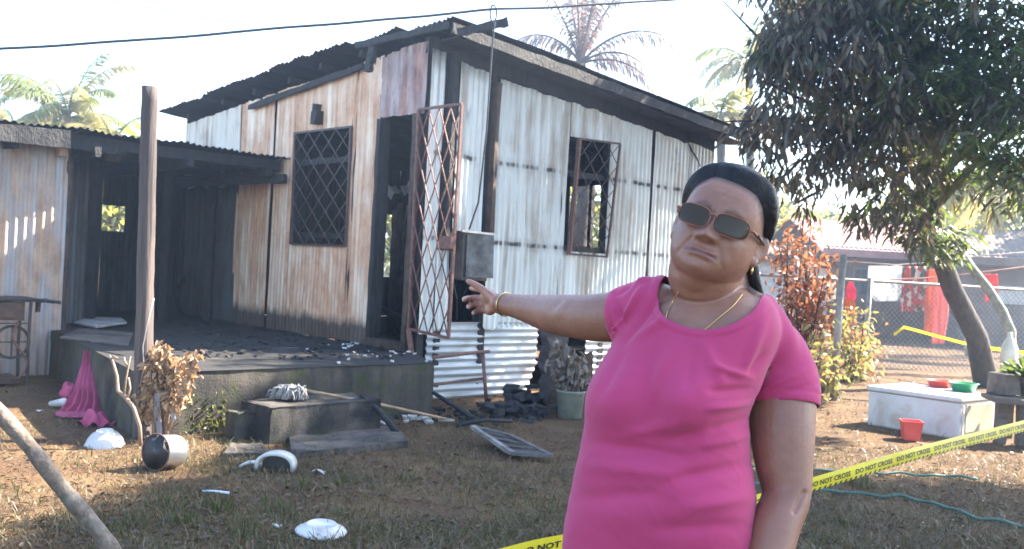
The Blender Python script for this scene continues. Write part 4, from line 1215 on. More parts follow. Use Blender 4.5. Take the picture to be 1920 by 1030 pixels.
# leaning pole with a container tied to its foot
lp_ = thing('leaning_pole', 'pale bare pole leaning in front of the mango trunk', 'pole', gnd(1897, 720))
pts = [at(1797, 462, 12.9), at(1822, 503, 12.6), at(1852, 540, 12.4), at(1880, 585, 12.2), at(1896, 622, 12.1), V((at(1902, 650, 12).x, 12.0, .0))]
MB().tube(pts, [.05, .055, .058, .06, .06, .06], 9).build('pole', simple('pale lichened bark', (.16, .15, .12), (.38, .36, .30), 14, .85, .5, 40), lp_, True)
q = at(1892, 660, 11.95)
jg = MB().lathe([(.03, -.24), (.085, -.22), (.10, -.1), (.095, .05), (.06, .14), (.03, .18), (.028, .24)], Matrix.Translation(q), 18, .12, 4).build('plastic_jug', simple('cloudy plastic', (.48, .46, .38), (.66, .64, .55), 5, .35), None, True)
tag(jg, 'cloudy white plastic jug tied to the leaning pole', 'jug')
q = gnd(1822, 668)
tag(MB().lathe([(.14, 0), (.17, .40), (.18, .42), (.15, .42), (.13, .05), (.0005, .05)], Matrix.Translation(V((q.x, q.y, 0))), 22, .03, 3).build('pale_bucket', simple('pale plastic', (.4, .42, .38), (.55, .56, .52), 4, .5), None, True), 'pale plastic bucket standing in the sunny yard behind the fence', 'bucket')

# ================================================================ warning tapes
def font_mesh(txt, size):
    cu = bpy.data.curves.new('tape lettering', 'FONT')
    cu.body = txt; cu.size = size; cu.resolution_u = 2; cu.offset = .0008
    ob = bpy.data.objects.new('tape lettering', cu)
    COL.objects.link(ob)
    dg = bpy.context.evaluated_depsgraph_get()
    me = ob.evaluated_get(dg).to_mesh()
    vs = [V((v.co.x * 1.62, v.co.y * 1.05, 0)) for v in me.vertices]; fs = [tuple(p.vertices) for p in me.polygons]
    ob.evaluated_get(dg).to_mesh_clear()
    bpy.data.objects.remove(ob); bpy.data.curves.remove(cu)
    return vs, fs
def islands(n_, fs):
    par = list(range(n_))
    def root(a):
        while par[a] != a: par[a] = par[par[a]]; a = par[a]
        return a
    for f in fs:
        for q in f[1:]: par[root(q)] = root(f[0])
    g = {}
    for f in fs: g.setdefault(root(f[0]), []).append(f)
    return list(g.values())
def tape(label, pts, wid, lettering=True, twist=0.0, lsize=.6, phase=0.0):
    pts = [V(p) for p in pts]
    seg = [0]
    for a_, b_ in zip(pts, pts[1:]): seg.append(seg[-1] + (b_ - a_).length)
    T = seg[-1]
    def pos(s):
        s = max(0, min(T, s))
        for k in range(len(pts) - 1):
            if s <= seg[k + 1] + 1e-9:
                return pts[k].lerp(pts[k + 1], (s - seg[k]) / (seg[k + 1] - seg[k]))
        return pts[-1]
    def fr_(s):
        d = (pos(s + .05) - pos(s - .05)).normalized()
        tw = .18 * math.sin(s * 1.1 + 1) + twist
        nn = d.cross(Z).normalized()
        up = nn.cross(d).normalized()
        u2 = up * math.cos(tw) + nn * math.sin(tw)
        return pos(s) + Z * (.004 * math.sin(s * 3)), u2, d.cross(u2).normalized()
    N = int(T / .04)
    def fn(i, j):
        c_, u2, n2 = fr_(i * T)
        return c_ + u2 * (wid * (j - .5)) + n2 * (.0025 * math.sin(j * 3.14) + .002 * mnoise.noise(V((i * T * 4, j * 3, 0))))
    e = thing('barrier_tape', label, 'tape', pts[0])
    m_ = MB().grid(fn, N, 4)
    m_.build('band', M['tape'], e, True)
    if lettering:
        vs, fs = font_mesh('DO NOT CROSS', wid * lsize)
        x0, x1 = min(v.x for v in vs), max(v.x for v in vs)
        bl = (x1 - x0) * 1.13
        L_ = MB()
        k, s0_ = 0, phase
        while s0_ + (x1 - x0) < T:
            nv = []
            for v in vs:
                c_, u2, n2 = fr_(s0_ + v.x - x0)
                nv.append(c_ + u2 * (-wid * .06 + v.y - .005) + n2 * .0042)
            for isl in islands(len(vs), fs):
                ids = {q: i for i, q in enumerate(sorted({q for f in isl for q in f}))}
                MB().add([nv[q] for q in sorted(ids)], [tuple(ids[q] for q in f) for f in isl]).build('letter', M['tape_ink'], e)
            s0_ += bl
        St = MB()
        s_ = 0.0
        while s_ < T - .03:
            q_ = []
            for ds, tt in ((0, -.5), (.016, -.5), (.026, -.32), (.010, -.32)):
                c_, u2, n2 = fr_(s_ + ds)
                q_.append(c_ + u2 * (wid * tt) + n2 * .0030)
            St.add(q_, [(0, 1, 2, 3)])
            s_ += .036
        stuff(St.build('hazard_stripes', M['tape_ink'], e))
    return e
m_ = Mat('yellow tape plastic')
tr_ = m_.n('ShaderNodeBsdfTranslucent'); tr_.inputs[0].default_value = (.75, .62, .03, 1)
m_.out(m_.ramp(m_.noise(m_.co(), 5, 3), [(.3, (.60, .50, .02)), (.7, (.74, .64, .05))]), .35)
mx_ = m_.n('ShaderNodeMixShader'); mx_.inputs[0].default_value = .3
m_.t.links.new(m_.b.outputs[0], mx_.inputs[1]); m_.t.links.new(tr_.outputs[0], mx_.inputs[2]); m_.t.links.new(mx_.outputs[0], m_.o.inputs[0])
M['tape'] = m_.m
M['tape_ink'] = simple('black tape ink', (.012, .012, .012), (.02, .02, .02), 5, .4, 0)
tape('long yellow DO NOT CROSS tape stretched behind the woman to the right edge', [at(700, 1112, 2.4), at(1000, 1031, 2.72), at(1150, 1002, 2.9), at(1400, 945, 3.25), at(1516, 909, 3.45), at(1720, 852, 4.0), at(1920, 797, 4.7), at(2300, 700, 6.2)], .052, lsize=.46, phase=.13)
tape('far yellow tape strung loosely in front of the pink garment', [at(1676, 628, 15.4), at(1695, 614, 15.4), at(1750, 629, 15.0), at(1830, 649, 14.2), at(1920, 662, 13.2), at(2100, 676, 12)], .05, False, .3)
# ================================================================ plants of the yard
RNG = np.random.default_rng(42)
def tocloud(P, name, L, W, mat, parent=None, droop=0.0, fold=.25, curl=.0, spread=1.0):
    n_ = len(P)
    D = RNG.normal(0, spread, (n_, 3)); D[:, 2] -= droop
    return link_mesh(name, leaf_mesh(name, P, D, RNG.normal(0, 1, (n_, 3)), RNG.uniform(L * .65, L * 1.2, n_), RNG.uniform(W * .7, W * 1.15, n_), fold, curl), mat, parent)
M['tan_leaf'] = leafmat('dry tan leaves', [(.30, .18, .10), (.42, .27, .15), (.22, .12, .07), (.48, .33, .2)], (.5, .3, .12), .2)
M['stem'] = simple('dry stem', (.20, .13, .09), (.38, .27, .19), 10, .8, .3)
M['grey_leaf'] = leafmat('withered grey leaves', [(.10, .085, .07), (.17, .145, .12), (.07, .055, .045), (.35, .25, .17)], (.3, .2, .1), .15)
# dry plant at the post
dp0 = gnd(305, 826)
dpl = thing('dry_plant', 'dry tan leaved plant standing against the round post', 'plant', dp0)
Yd = dp0.y
P = []
for i, (px, py) in enumerate(((288, 645), (300, 652), (318, 668), (338, 678), (366, 662), (281, 690), (330, 700), (352, 690), (294, 720), (310, 650), (262, 738), (276, 660), (345, 668), (305, 700))):
    tip = at(px, py, Yd + rnd.uniform(-.12, .1))
    base = V((dp0.x + rnd.uniform(-.05, .05), Yd + rnd.uniform(-.04, .04), 0))
    mid = base.lerp(tip, .55) + V((rnd.uniform(-.03, .03), 0, 0))
    MB().tube([base, mid, tip], [.011, .008, .004], 5).build('stem', M['stem'], dpl, True)
    for k in range(85):
        t = rnd.uniform(.42, 1.03)
        p = mid.lerp(tip, (t - .5) * 2) if t > .5 else base.lerp(mid, t * 2)
        P.append(p + V((rnd.gauss(0, .022), rnd.gauss(0, .022), rnd.gauss(0, .015))))
stuff(tocloud(np.array(P), 'dry_leaves', .058, .030, M['tan_leaf'], dpl, 1.2, .5, .15))
# white rag tangled in it
rg = clothgrid([(318, 343, 684, Yd + .02), (314, 336, 712, Yd), (312, 330, 742, Yd - .02), (316, 330, 766, Yd - .04), (322, 329, 788, Yd - .05)], 26, .03, 3, 4).build('white_rag', cmat('grey white rag', (.55, .55, .58)), None, True)
tag(solid(rg, .004), 'white rag caught in the dry plant beside the post', 'rag')
rg = clothgrid([(290, 300, 738, Yd - .06), (288, 300, 770, Yd - .06), (293, 304, 805, Yd - .04), (296, 304, 826, Yd - .04)], 14, .02, 2, 6).build('white_rag', cmat('grey rag', (.45, .43, .46)), None, True)
tag(solid(rg, .004), 'narrow grey rag hanging lowest under the dry plant', 'rag')
# bare twig left of the post
tw0 = gnd(264, 838)
tw = thing('bare_twig', 'bare pale bent twig growing left of the round post', 'twig', tw0)
Yw = tw0.y - .05
MB().tube([V((tw0.x, tw0.y, 0)), at(262, 800, Yw), at(250, 764, Yw), at(235, 745, Yw), at(221, 733, Yw), at(219, 705, Yw), at(212, 680, Yw), at(205, 666, Yw)], [.013, .013, .014, .014, .012, .011, .009, .006], 7).build('stem', M['stem'], tw, True)
for pts_ in (((232, 742), (236, 712), (240, 690), (245, 668)), ((238, 748), (244, 728), (241, 708)), ((208, 675), (213, 668), (221, 672)), ((240, 690), (234, 678), (232, 670))):
    MB().tube([at(x, y, Yw) for x, y in pts_], [.009, .007, .006, .004][:len(pts_)], 5).build('shoot', M['stem'], tw, True)
# green fern-like weed on the mossy porch face
wq = gnd(368, 816)
we = thing('mossy_weed', 'yellow green weed clinging to the porch face right of the dry plant', 'plant', wq)
M['weed'] = leafmat('yellow green weed', [(.10, .12, .02), (.17, .18, .03), (.07, .085, .02), (.24, .22, .05)], (.5, .5, .05), .3)
P = []
for i in range(15):
    a_ = rnd.uniform(0, 1); b_ = V((gnd(345 + a_ * 52, 816).x, gnd(345 + a_ * 52, 816).y + .04 + .10 * a_, 0))
    tip = b_ + V((rnd.uniform(-.05, .05), rnd.uniform(-.06, .03), rnd.uniform(.10, .34)))
    for k in range(22): P.append(b_.lerp(tip, rnd.uniform(.15, 1)) + V((rnd.gauss(0, .02), rnd.gauss(0, .015), rnd.gauss(0, .015))))
stuff(tocloud(np.array(P), 'foliage', .038, .016, M['weed'], we, .1))
# withered plant in the bucket
wp = thing('withered_plant', 'withered grey plant standing in the grey green bucket', 'plant', bq + Z * .2)
P = []
for i, (px, py) in enumerate(((1042, 632), (1052, 655), (1062, 645), (1075, 660), (1088, 668), (1098, 690), (1035, 680), (1070, 690), (1050, 690), (1082, 690), (1092, 715))):
    base = bq + V((rnd.uniform(-.05, .05), rnd.uniform(-.05, .05), .2)); tip = at(px, py, bq.y + rnd.uniform(-.1, .1))
    MB().tube([base, base.lerp(tip, .5) + V((rnd.uniform(-.03, .03), 0, 0)), tip], [.008, .006, .003], 5).build('stem', M['stem'], wp, True)
    for k in range(34): P.append(base.lerp(tip, rnd.uniform(.25, 1.0)) + V((rnd.gauss(0, .03), rnd.gauss(0, .03), rnd.gauss(0, .02))))
stuff(tocloud(np.array(P), 'withered_leaves', .09, .045, M['grey_leaf'], wp, 1.6, .5, .2))

# red leaved shrub and yellow green shrub behind the woman's shoulder
def shrub(name, label, tips, base, per, L, W, mats, sig=.09, stemmat='bark', low=.35, droop=.3):
    e = thing(name, label, 'shrub', base)
    clouds = {k: [] for k in mats}
    for i, tip in enumerate(tips):
        b_ = base + V((rnd.uniform(-.12, .12), rnd.uniform(-.12, .12), 0))
        mid = b_.lerp(tip, .5) + V((rnd.uniform(-.08, .08), rnd.uniform(-.05, .05), .05))
        MB().tube([b_, mid, tip], [.022, .015, .006], 5).build('stem', M[stemmat], e, True)
        for k in range(per):
            t = rnd.uniform(low, 1.05)
            p = b_.lerp(mid, t * 2) if t < .5 else mid.lerp(tip, (t - .5) * 2)
            key = rnd.choices(list(mats), [mats[q] for q in mats])[0]
            clouds[key].append(p + V((rnd.gauss(0, sig), rnd.gauss(0, sig), rnd.gauss(0, sig * .8))))
    for k, P in clouds.items():
        if P: stuff(tocloud(np.array(P), 'foliage', L, W, M[k], e, droop, .2, .1))
    return e
M['red_leaf'] = leafmat('red croton leaves', [(.20, .055, .035), (.36, .10, .05), (.13, .05, .035), (.42, .20, .09)], (.7, .26, .1), .36)
M['brown_leaf'] = leafmat('brown croton leaves', [(.14, .07, .05), (.22, .11, .07), (.09, .055, .04)], (.5, .22, .1), .3)
M['yellow_leaf'] = leafmat('yellow green croton leaves', [(.15, .15, .04), (.26, .23, .07), (.09, .10, .03), (.34, .25, .12)], (.65, .58, .18), .36)
bs_ = gnd(1500, 735)
shrub('red_shrub', 'tall red and brown leaved shrub behind the woman beside the steel post', [at(px, py, bs_.y + rnd.uniform(-.3, .5)) for px, py in ((1478, 425), (1500, 412), (1520, 430), (1490, 470), (1540, 470), (1560, 490), (1470, 500), (1520, 500), (1500, 540), (1480, 560), (1545, 520), (1530, 560), (1460, 460), (1505, 450), (1550, 590))], bs_, 95, .105, .045, {'red_leaf': .5, 'brown_leaf': .5}, .10, low=.30, droop=.5)
bs_ = gnd(1600, 712)
shrub('yellow_shrub', 'yellow green leaved shrub between the steel post and the fence post', [at(px, py, bs_.y + rnd.uniform(-.9, .3)) for px, py in ((1560, 600), (1580, 580), (1600, 595), (1620, 590), (1628, 620), (1545, 620), (1570, 640), (1598, 640), (1618, 660), (1548, 660), (1585, 670), (1610, 690), (1540, 590))], bs_, 95, .105, .045, {'yellow_leaf': .85, 'red_leaf': .15}, .12, low=.2, droop=.2)
bs_ = gnd(1500, 760)
shrub('low_shrub', 'low yellow green bush at the foot of the steel post behind the shoulder', [at(px, py, bs_.y + rnd.uniform(-.2, .4)) for px, py in ((1545, 640), (1530, 620), (1550, 680), (1520, 660), (1540, 700), (1580, 690))], bs_, 55, .12, .055, {'yellow_leaf': .8, 'brown_leaf': .2}, .10, low=.2)

# ================================================================ mango tree
def blobs(lst, dens, shell=.55):
    P = []
    for (c_, r_) in lst:
        r3 = np.array(r_ if isinstance(r_, (tuple, list)) else (r_, r_, r_ * .85))
        n_ = int(dens * float(np.prod(r3)) ** (2 / 3) * 4)
        d = RNG.normal(0, 1, (n_, 3)); d /= np.linalg.norm(d, axis=1, keepdims=True)
        P.append(np.array(c_) + d * r3 * RNG.uniform(shell, 1, (n_, 1)))
    return np.concatenate(P)
def whorls(C, per, L, W, droop, seed, rad=.10):
    rg_ = np.random.default_rng(seed)
    n_ = len(C)
    C2 = np.repeat(C, per, 0)
    a_ = rg_.uniform(0, 2 * np.pi, n_ * per)
    D = np.stack([np.cos(a_), np.sin(a_), rg_.normal(0, .35, n_ * per)], 1)
    dr = np.repeat(np.asarray(droop).reshape(-1), per) if np.ndim(droop) else droop
    D[:, 2] -= dr * rg_.uniform(.5, 1.4, n_ * per)
    P = C2 + D * rg_.uniform(.02, rad, (n_ * per, 1)) + rg_.normal(0, .03, (n_ * per, 3))
    Nn = np.tile(np.array([[0, 0, 1.0]]), (n_ * per, 1)) + rg_.normal(0, .35, (n_ * per, 3))
    return P, D, Nn, rg_.uniform(L * .7, L * 1.15, n_ * per), rg_.uniform(W * .75, W * 1.1, n_ * per)
tq = gnd(1882, 690)
tq = V((7.0, 14.2, 0))
mg = thing('mango_tree', 'big half scorched mango tree hanging over the yard at upper right', 'tree', tq)
crown_px = [(1445, 95, 10.8, .42), (1510, 60, 10.6, .62), (1500, 185, 10.8, .55), (1440, 225, 11.2, .33), (1590, 50, 10.4, .75), (1600, 190, 11, .68), (1560, 280, 11.2, .42), (1515, 335, 11.5, .17), (1455, 290, 11.2, .24), (1640, 345, 11.5, .36), (1700, 240, 11, .75), (1700, 120, 10.4, .8), (1705, 385, 11.8, .42), (1790, 150, 10.4, .85), (1790, 300, 11.4, .55), (1870, 100, 10, .85), (1885, 250, 9.6, .5), (1930, 180, 10, .9), (1905, 330, 9.6, .4), (1755, 440, 12.2, .34), (1720, 440, 12.2, .25), (1395, 235, 11.4, .16), (1560, -60, 10.6, .9), (1700, -60, 10.5, 1.0), (1850, -80, 10, 1.1), (1470, 330, 11.6, .13), (1610, 400, 11.8, .2), (1505, 375, 11.6, .12), (1790, 455, 12.3, .30), (1765, 480, 12.6, .22)]
bl = [(at(x, y, d_), r_) for x, y, d_, r_ in crown_px]
bl += [(V((3.6, 12.3, 5.4)), .9), (V((4.4, 12.9, 5.7)), 1.0), (V((5.3, 13.3, 6.0)), 1.0)]  # extra clumps added high in the crown to shade the right wall
C = blobs(bl, 50, .45)
X = np.array([(c_[0] / c_[1]) for c_ in C])
Zc = C[:, 2]
greenp = np.clip((X - .33) / .12, 0, 1) * .75 + .12
pick = RNG.uniform(0, 1, len(C)) < greenp
dro = np.where(pick, .55, 1.7)
for nm, sel, mk, sd in (('green_foliage', pick, 'green_leaf', 1), ('scorched_foliage', ~pick, 'dead_leaf', 2)):
    P_, D_, N_, L_, W_ = whorls(C[sel], 11, .20, .046, dro[sel], sd)
    L_ = L_ * RNG.uniform(.55, 1.25, len(L_)); W_ = W_ * RNG.uniform(.6, 1.15, len(W_))
    stuff(link_mesh(nm, leaf_mesh(nm, P_, D_, N_, L_, W_, .2, .06), M[mk], mg))
crotch = at(1748, 440, 13.2)
MB().tube([tq + V((0, 0, -.1)), tq.lerp(crotch, .3) + V((.05, 0, .1)), tq.lerp(crotch, .65), crotch, at(1730, 330, 12.6), at(1700, 220, 12)], [.18, .15, .135, .12, .10, .08], 14).build('trunk', M['bark'], mg, True)
for k, (x, y, d_, r_) in enumerate(crown_px):
    c_ = at(x, y, d_)
    if r_ < .3: src = at(min(bl, key=lambda q: 1e9 if (q[0] - c_).length < .01 or q[1] < .4 else (q[0] - c_).length)[0].x * 0 + x + 40, y - 40, d_)
    else: src = at(1745, 400 - (k % 4) * 45, 12.8)
    mid = src.lerp(c_, .5) + V((rnd.uniform(-.15, .15), rnd.uniform(-.2, .2), rnd.uniform(-.1, .25)))
    big = r_ >= .3
    MB().tube([src, mid, c_, c_ + (c_ - mid) * .5], [.055 if big else .02, .04 if big else .015, .02, .006], 6).build('branch', M['bark'], mg, True)
# unseen second mango beyond the right edge, its crown laid out to shade the yard
tq2 = V((9.6, 7.4, 0))
mg2 = thing('mango_tree', 'unseen second mango tree with its high crown shaped to shade the yard', 'tree', tq2)
bl2 = [(V(c_), r_) for c_, r_ in (((6.6, 8.5, 7.0), 1.2), ((7.8, 9.5, 7.0), 1.3), ((9.2, 9.2, 7.2), 1.5), ((6.8, 7.0, 7.0), 1.3), ((8.4, 7.3, 7.3), 1.5), ((10.2, 8.0, 7.3), 1.4), ((6.7, 5.0, 6.9), 1.3), ((8.2, 5.4, 7.2), 1.5), ((7.9, 11.5, 7.0), 1.1), ((6.5, 9.8, 7.0), .95), ((7.1, 10.6, 7.0), 1.05), ((5.8, 7.5, 6.8), .8), ((10.3, 9.7, 7.0), 1.0), ((6.0, 3.5, 6.8), 1.2), ((9.5, 6.0, 7.4), 1.4), ((7.4, 3.6, 7.0), 1.2))]
C2 = blobs(bl2, 66, .2)
P_, D_, N_, L_, W_ = whorls(C2, 14, .25, .062, .6, 4, .16)
stuff(link_mesh('foliage', leaf_mesh('mango foliage', P_, D_, N_, L_, W_, .2, .06), M['green_leaf'], mg2))
MB().tube([tq2 - Z * .1, tq2 + V((-.2, 0, 1.6)), tq2 + V((-.8, -.1, 3.4)), tq2 + V((-1.6, -.1, 5.4))], [.34, .28, .24, .18], 12).build('trunk', M['bark'], mg2, True)
for c_, r_ in bl2:
    s_ = tq2 + V((-.9, -.1, 3.6))
    MB().tube([s_, s_.lerp(c_, .5) + V((0, 0, .3)), c_], [.11, .08, .03], 6).build('branch', M['bark'], mg2, True)

# ================================================================ palms
def palm(label, base, crown, fronds, mats, L, trunk_r=.14, leaflet=.5, nl=46, group='palms behind the house', wl=.035, drop=.6):
    e = thing('palm_tree', label, 'palm', base, group)
    mid = V(base).lerp(crown, .5) + V((.25, 0, 0))
    MB().tube([V(base), mid, V(crown)], [trunk_r * 1.25, trunk_r, trunk_r * .8], 9).build('trunk', M['bark'], e, True)
    for k, (az, el, ln, sag, mk) in enumerate(fronds):
        d = V((math.cos(az) * math.cos(el), math.sin(az) * math.cos(el), math.sin(el)))
        pts = []
        p, dd = V(crown), d.copy()
        n_ = 16
        for i in range(n_ + 1):
            pts.append(p.copy())
            dd = (dd + V((0, 0, -sag / n_ * (1 + i / n_)))).normalized()
            p = p + dd * (ln / n_)
        fm = MB()
        fm.tube(pts, [.035 * (1 - .85 * i / n_) for i in range(n_ + 1)], 4)
        for i in range(nl):
            t = .14 + .86 * i / nl
            j = min(int(t * n_), n_ - 1)
            q = pts[j].lerp(pts[j + 1], t * n_ - j)
            ax = (pts[j + 1] - pts[j]).normalized()
            sd_ = ax.cross(Z)
            sd_ = sd_.normalized() if sd_.length > .05 else V((1, 0, 0))
            for s_ in (1, -1):
                ll = leaflet * (.55 + .6 * math.sin(math.pi * min(1, t * .95))) * rnd.uniform(.8, 1.1)
                ld = (sd_ * s_ * .8 + ax * .55 + V((0, 0, -drop * rnd.uniform(.4, 1.3)))).normalized()
                m2 = q + ld * ll * .5
                e2 = q + ld * ll * .9 + V((0, 0, -ll * .25 * drop))
                wv = ax * (wl / 2)
                fm.add([q - wv * .6, q + wv * .6, m2 + wv, m2 - wv, e2], [(0, 1, 2, 3), (3, 2, 4)])
        fm.build('frond', M[mk], e)
    return e
M['palm_green'] = leafmat('palm green', [(.05, .08, .02), (.10, .13, .03), (.16, .17, .05)], (.45, .5, .08), .4)
M['palm_yellow'] = leafmat('palm yellow', [(.12, .12, .035), (.19, .18, .055), (.27, .23, .09)], (.7, .6, .2), .4)
M['palm_burnt'] = leafmat('burnt palm', [(.12, .085, .075), (.19, .135, .12), (.09, .065, .06), (.26, .20, .17)], (.45, .3, .25), .3)
def fr(n, lo, hi, ln, sag, mk, az0=0, azr=6.283):
    return [(az0 + azr * (i + rnd.uniform(-.3, .3)) / n, rnd.uniform(lo, hi), ln * rnd.uniform(.8, 1.1), sag * rnd.uniform(.7, 1.3), rnd.choice(mk)) for i in range(n)]
c_ = at(128, 222, 27)
palm('coconut palm with a wide green crown above the shed roof', V((c_.x - .6, 27, 0)), c_, fr(24, -.1, 1.35, 2.3, 1.1, ['palm_green', 'palm_green', 'palm_yellow']), M, 2.3, nl=40, wl=.05)
c_ = at(30, 248, 30)
palm('smaller green palm at the far left edge above the shed roof', V((c_.x, 30, 0)), c_, fr(16, 0, 1.2, 2.2, 1.2, ['palm_green', 'palm_yellow']), M, 2.2, nl=34, wl=.05)
c_ = at(212, 268, 26)
palm('young bright palm between the shed roof and the round post', V((c_.x, 26, 0)), c_, fr(12, .1, 1.4, 1.6, .9, ['palm_green', 'palm_yellow']), M, 1.6, nl=34, wl=.05)
c_ = at(1088, 120, 21)
palm('scorched palm with brown hanging fronds behind the house roof', V((c_.x, 21, 0)), c_,
     [(a, e_, l * 1.25, s, 'palm_burnt') for a, e_, l, s in ((1.6, 1.4, 2.4, .2), (.9, 1.3, 2.3, .3), (2.4, 1.35, 2.2, .3), (0.1, .95, 2.4, 1.5), (.2, .75, 2.1, 1.9), (3.0, 1.0, 1.6, 1.5), (3.3, 1.2, 2.1, .6), (5.2, 1.3, 2.2, .4), (1.2, 1.45, 2.6, .1), (4.1, 1.4, 2.3, .2), (6.1, .4, 1.6, 1.2), (2.9, .4, 1.4, 1.0), (.0, 1.25, 2.6, .9))], M, 2.4, .16, .42, 50, wl=.03, drop=1.1)
c_ = at(1405, 120, 30)
palm('pale green palm half hidden behind the mango crown', V((c_.x, 30, 0)), c_, fr(16, 0, 1.3, 2.0, 1.1, ['palm_green', 'palm_yellow']), M, 2, nl=34, wl=.05)
c_ = at(1350, 215, 26)
palm('small yellowing palm beside the right end of the house roof', V((c_.x, 26, 0)), c_, fr(13, 0, 1.2, 1.5, 1.1, ['palm_green', 'palm_yellow']), M, 1.6, nl=30, wl=.05)
c_ = at(1905, 330, 21)
palm('low palm with hanging bright leaflets at the right edge', V((c_.x + 1.2, 21.5, 0)), c_, fr(16, -.15, .9, 2.3, 1.3, ['palm_green', 'palm_yellow']), M, 1.9, nl=40, wl=.045, drop=1.4)

# ================================================================ houses and trees beyond the fence
M['roof_red'] = simple('faded red roof iron', (.26, .12, .10), (.38, .20, .17), 3, .6, .2)
M['wall_dim'] = simple('dim plaster wall', (.10, .060, .040), (.16, .10, .07), 2, .85, .2)
M['wall_brown'] = simple('brown board wall', (.12, .085, .07), (.2, .15, .12), 2, .85, .3)
def hut(label, P0, along, w_, dep, h0, h1, roofmat, wallmat, ov=.5, wins=()):
    """a low house: P0 front left corner, along its front"""
    al = V(along).normalized(); bk_ = V((-al.y, al.x, 0))
    e = thing('neighbour_house', label, 'house', P0)
    P = lambda u, v, z: V((P0.x, P0.y, 0)) + al * u + bk_ * v + Z * z
    for (u0, v0, u1, v1) in ((0, 0, w_, 0), (w_, 0, w_, dep), (w_, dep, 0, dep), (0, dep, 0, 0)):
        MB().bar(P(u0, v0, h0 / 2), P(u1, v1, h0 / 2), .12, h0).build('wall', M[wallmat], e)
    for sgn in (0, 1):
        corr('roof_sheet', M[roofmat], e, P(0, dep / 2, h1), al, ((bk_ if sgn else -bk_) * dep / 2 + Z * (h0 - h1)).normalized(), Z, -ov, w_ + ov, 0, math.hypot(dep / 2, h1 - h0) + ov, nv=4, per=4, amp=.015, pitch=.14)
    MB().bar(P(-ov, -ov, h0 - .18), P(w_ + ov, -ov, h0 - .18), .03, .2).build('fascia_board', M[roofmat], e)
    for g in (0, w_):
        MB().add([P(g, 0, h0), P(g, dep, h0), P(g, dep / 2, h1 - .05)], [(0, 1, 2)]).build('gable', M[wallmat], e)
    for (u, z, ww, wh_, mk) in wins:
        fo = MB().box(P(u, -.07, z), (ww, .05, wh_), math.atan2(al.y, al.x)).build('window', M[mk], e)
        MB().box(P(u, -.10, z), (ww - .12, .03, wh_ - .12), math.atan2(al.y, al.x)).build('pane', M['soot_sheet'] if mk != 'enamel' else M['enamel'], fo)
    return e
p0 = at(1555, 560, 27)
hut('low house with a faded red roof behind the washing line', V((p0.x, 27, 0)), (1, .12, 0), 5.4, 4, 2.45, 3.3, 'roof_red', 'wall_dim', .45, ((1.0, 1.5, .8, .8, 'wall_brown'),))
p0 = at(1800, 560, 25)
hut('brown shack with a sloping roof edge at the right edge', V((p0.x, 25, 0)), (1, -.2, 0), 6, 3.5, 2.35, 3.1, 'wall_brown', 'wall_brown', .5, ((1.15, 1.35, .7, .45, 'enamel'),))
p0 = at(1455, 560, 27)
hut('pale far house glimpsed behind the red shrub', V((p0.x - .6, 27, 0)), (1, .05, 0), 2.4, 4, 2.2, 2.6, 'wall_dim', 'pale_board', .3)
# timber props of the verandah in front of the red roofed house
for i, (x0, y0, x1, y1) in enumerate(((1588, 470, 1577, 690), (1628, 440, 1606, 560))):
    pass
M['far_green'] = leafmat('sunlit far leaves', [(.06, .085, .02), (.12, .15, .03), (.20, .20, .06), (.09, .08, .03)], (.6, .6, .12), .42)
def tree(label, base, h, r_, n_, mat, leaf=.3, group='trees beyond the yard'):
    e = thing('broadleaf_tree', label, 'tree', base, group)
    MB().tube([V(base), V(base) + V((.1, 0, h * .35)), V(base) + V((.0, 0, h * .75))], [.16, .12, .06], 8).build('trunk', M['bark'], e, True)
    lst = []
    for i in range(9):
        a_ = rnd.uniform(0, 6.28)
        lst.append((V(base) + V((math.cos(a_) * r_ * rnd.uniform(.1, .75), math.sin(a_) * r_ * rnd.uniform(.1, .75), h * rnd.uniform(.38, .85))), r_ * rnd.uniform(.35, .55)))
        MB().tube([V(base) + V((.05, 0, h * .4)), lst[-1][0]], [.05, .02], 5).build('branch', M['bark'], e)
    C_ = blobs(lst, n_, .3)
    stuff(tocloud(C_, 'crown', leaf, leaf * .5, mat, e, .4, .2, .05))
    return e
FG = M['far_green']
for i, (px, Y_, h_, r_, lab) in enumerate(((1380, 31, 4.6, 2.1, 'yellow green tree showing under the right end of the house eave'), (1475, 36, 4.4, 2.3, 'sunlit green tree behind the red shrub'), (1590, 38, 5.0, 2.6, 'green tree behind the red roofed house'), (1720, 34, 5.2, 2.6, 'tree behind the mango trunk and the red roof'), (1840, 30, 5.4, 2.8, 'tall bright tree behind the low right palm'), (1960, 27, 5.5, 2.6, 'tree beyond the brown shack at the right edge'), (1190, 30, 3.6, 2.2, 'yellow green tree seen through the barred right window'), (1060, 27, 3.9, 2.0, 'bushy tree behind the house, seen through the window bars'), (735, 29, 3.6, 1.8, 'small tree behind the house, seen through the doorway'), (210, 24, 3.2, 1.7, 'small tree behind the shed, seen through its wall hole'), (-40, 33, 5, 2.4, 'tree behind the shed at the far left'))):
    q = at(px, 560, Y_)
    tree(lab, V((q.x, Y_, 0)), h_, r_, 60, FG, .26)
# far wood closing the horizon
P_ = []
for i in range(240):
    x = -110 + 220 * i / 239
    P_.append((V((x, 78 + 8 * math.sin(i * 1.7), rnd.uniform(.5, 2.8))), rnd.uniform(1.4, 2.6)))
stuff(tocloud(blobs(P_, 5, .3), 'far_wood', 1.0, .6, FG, None, .2), 'dark green wood far off along the horizon', 'wood')

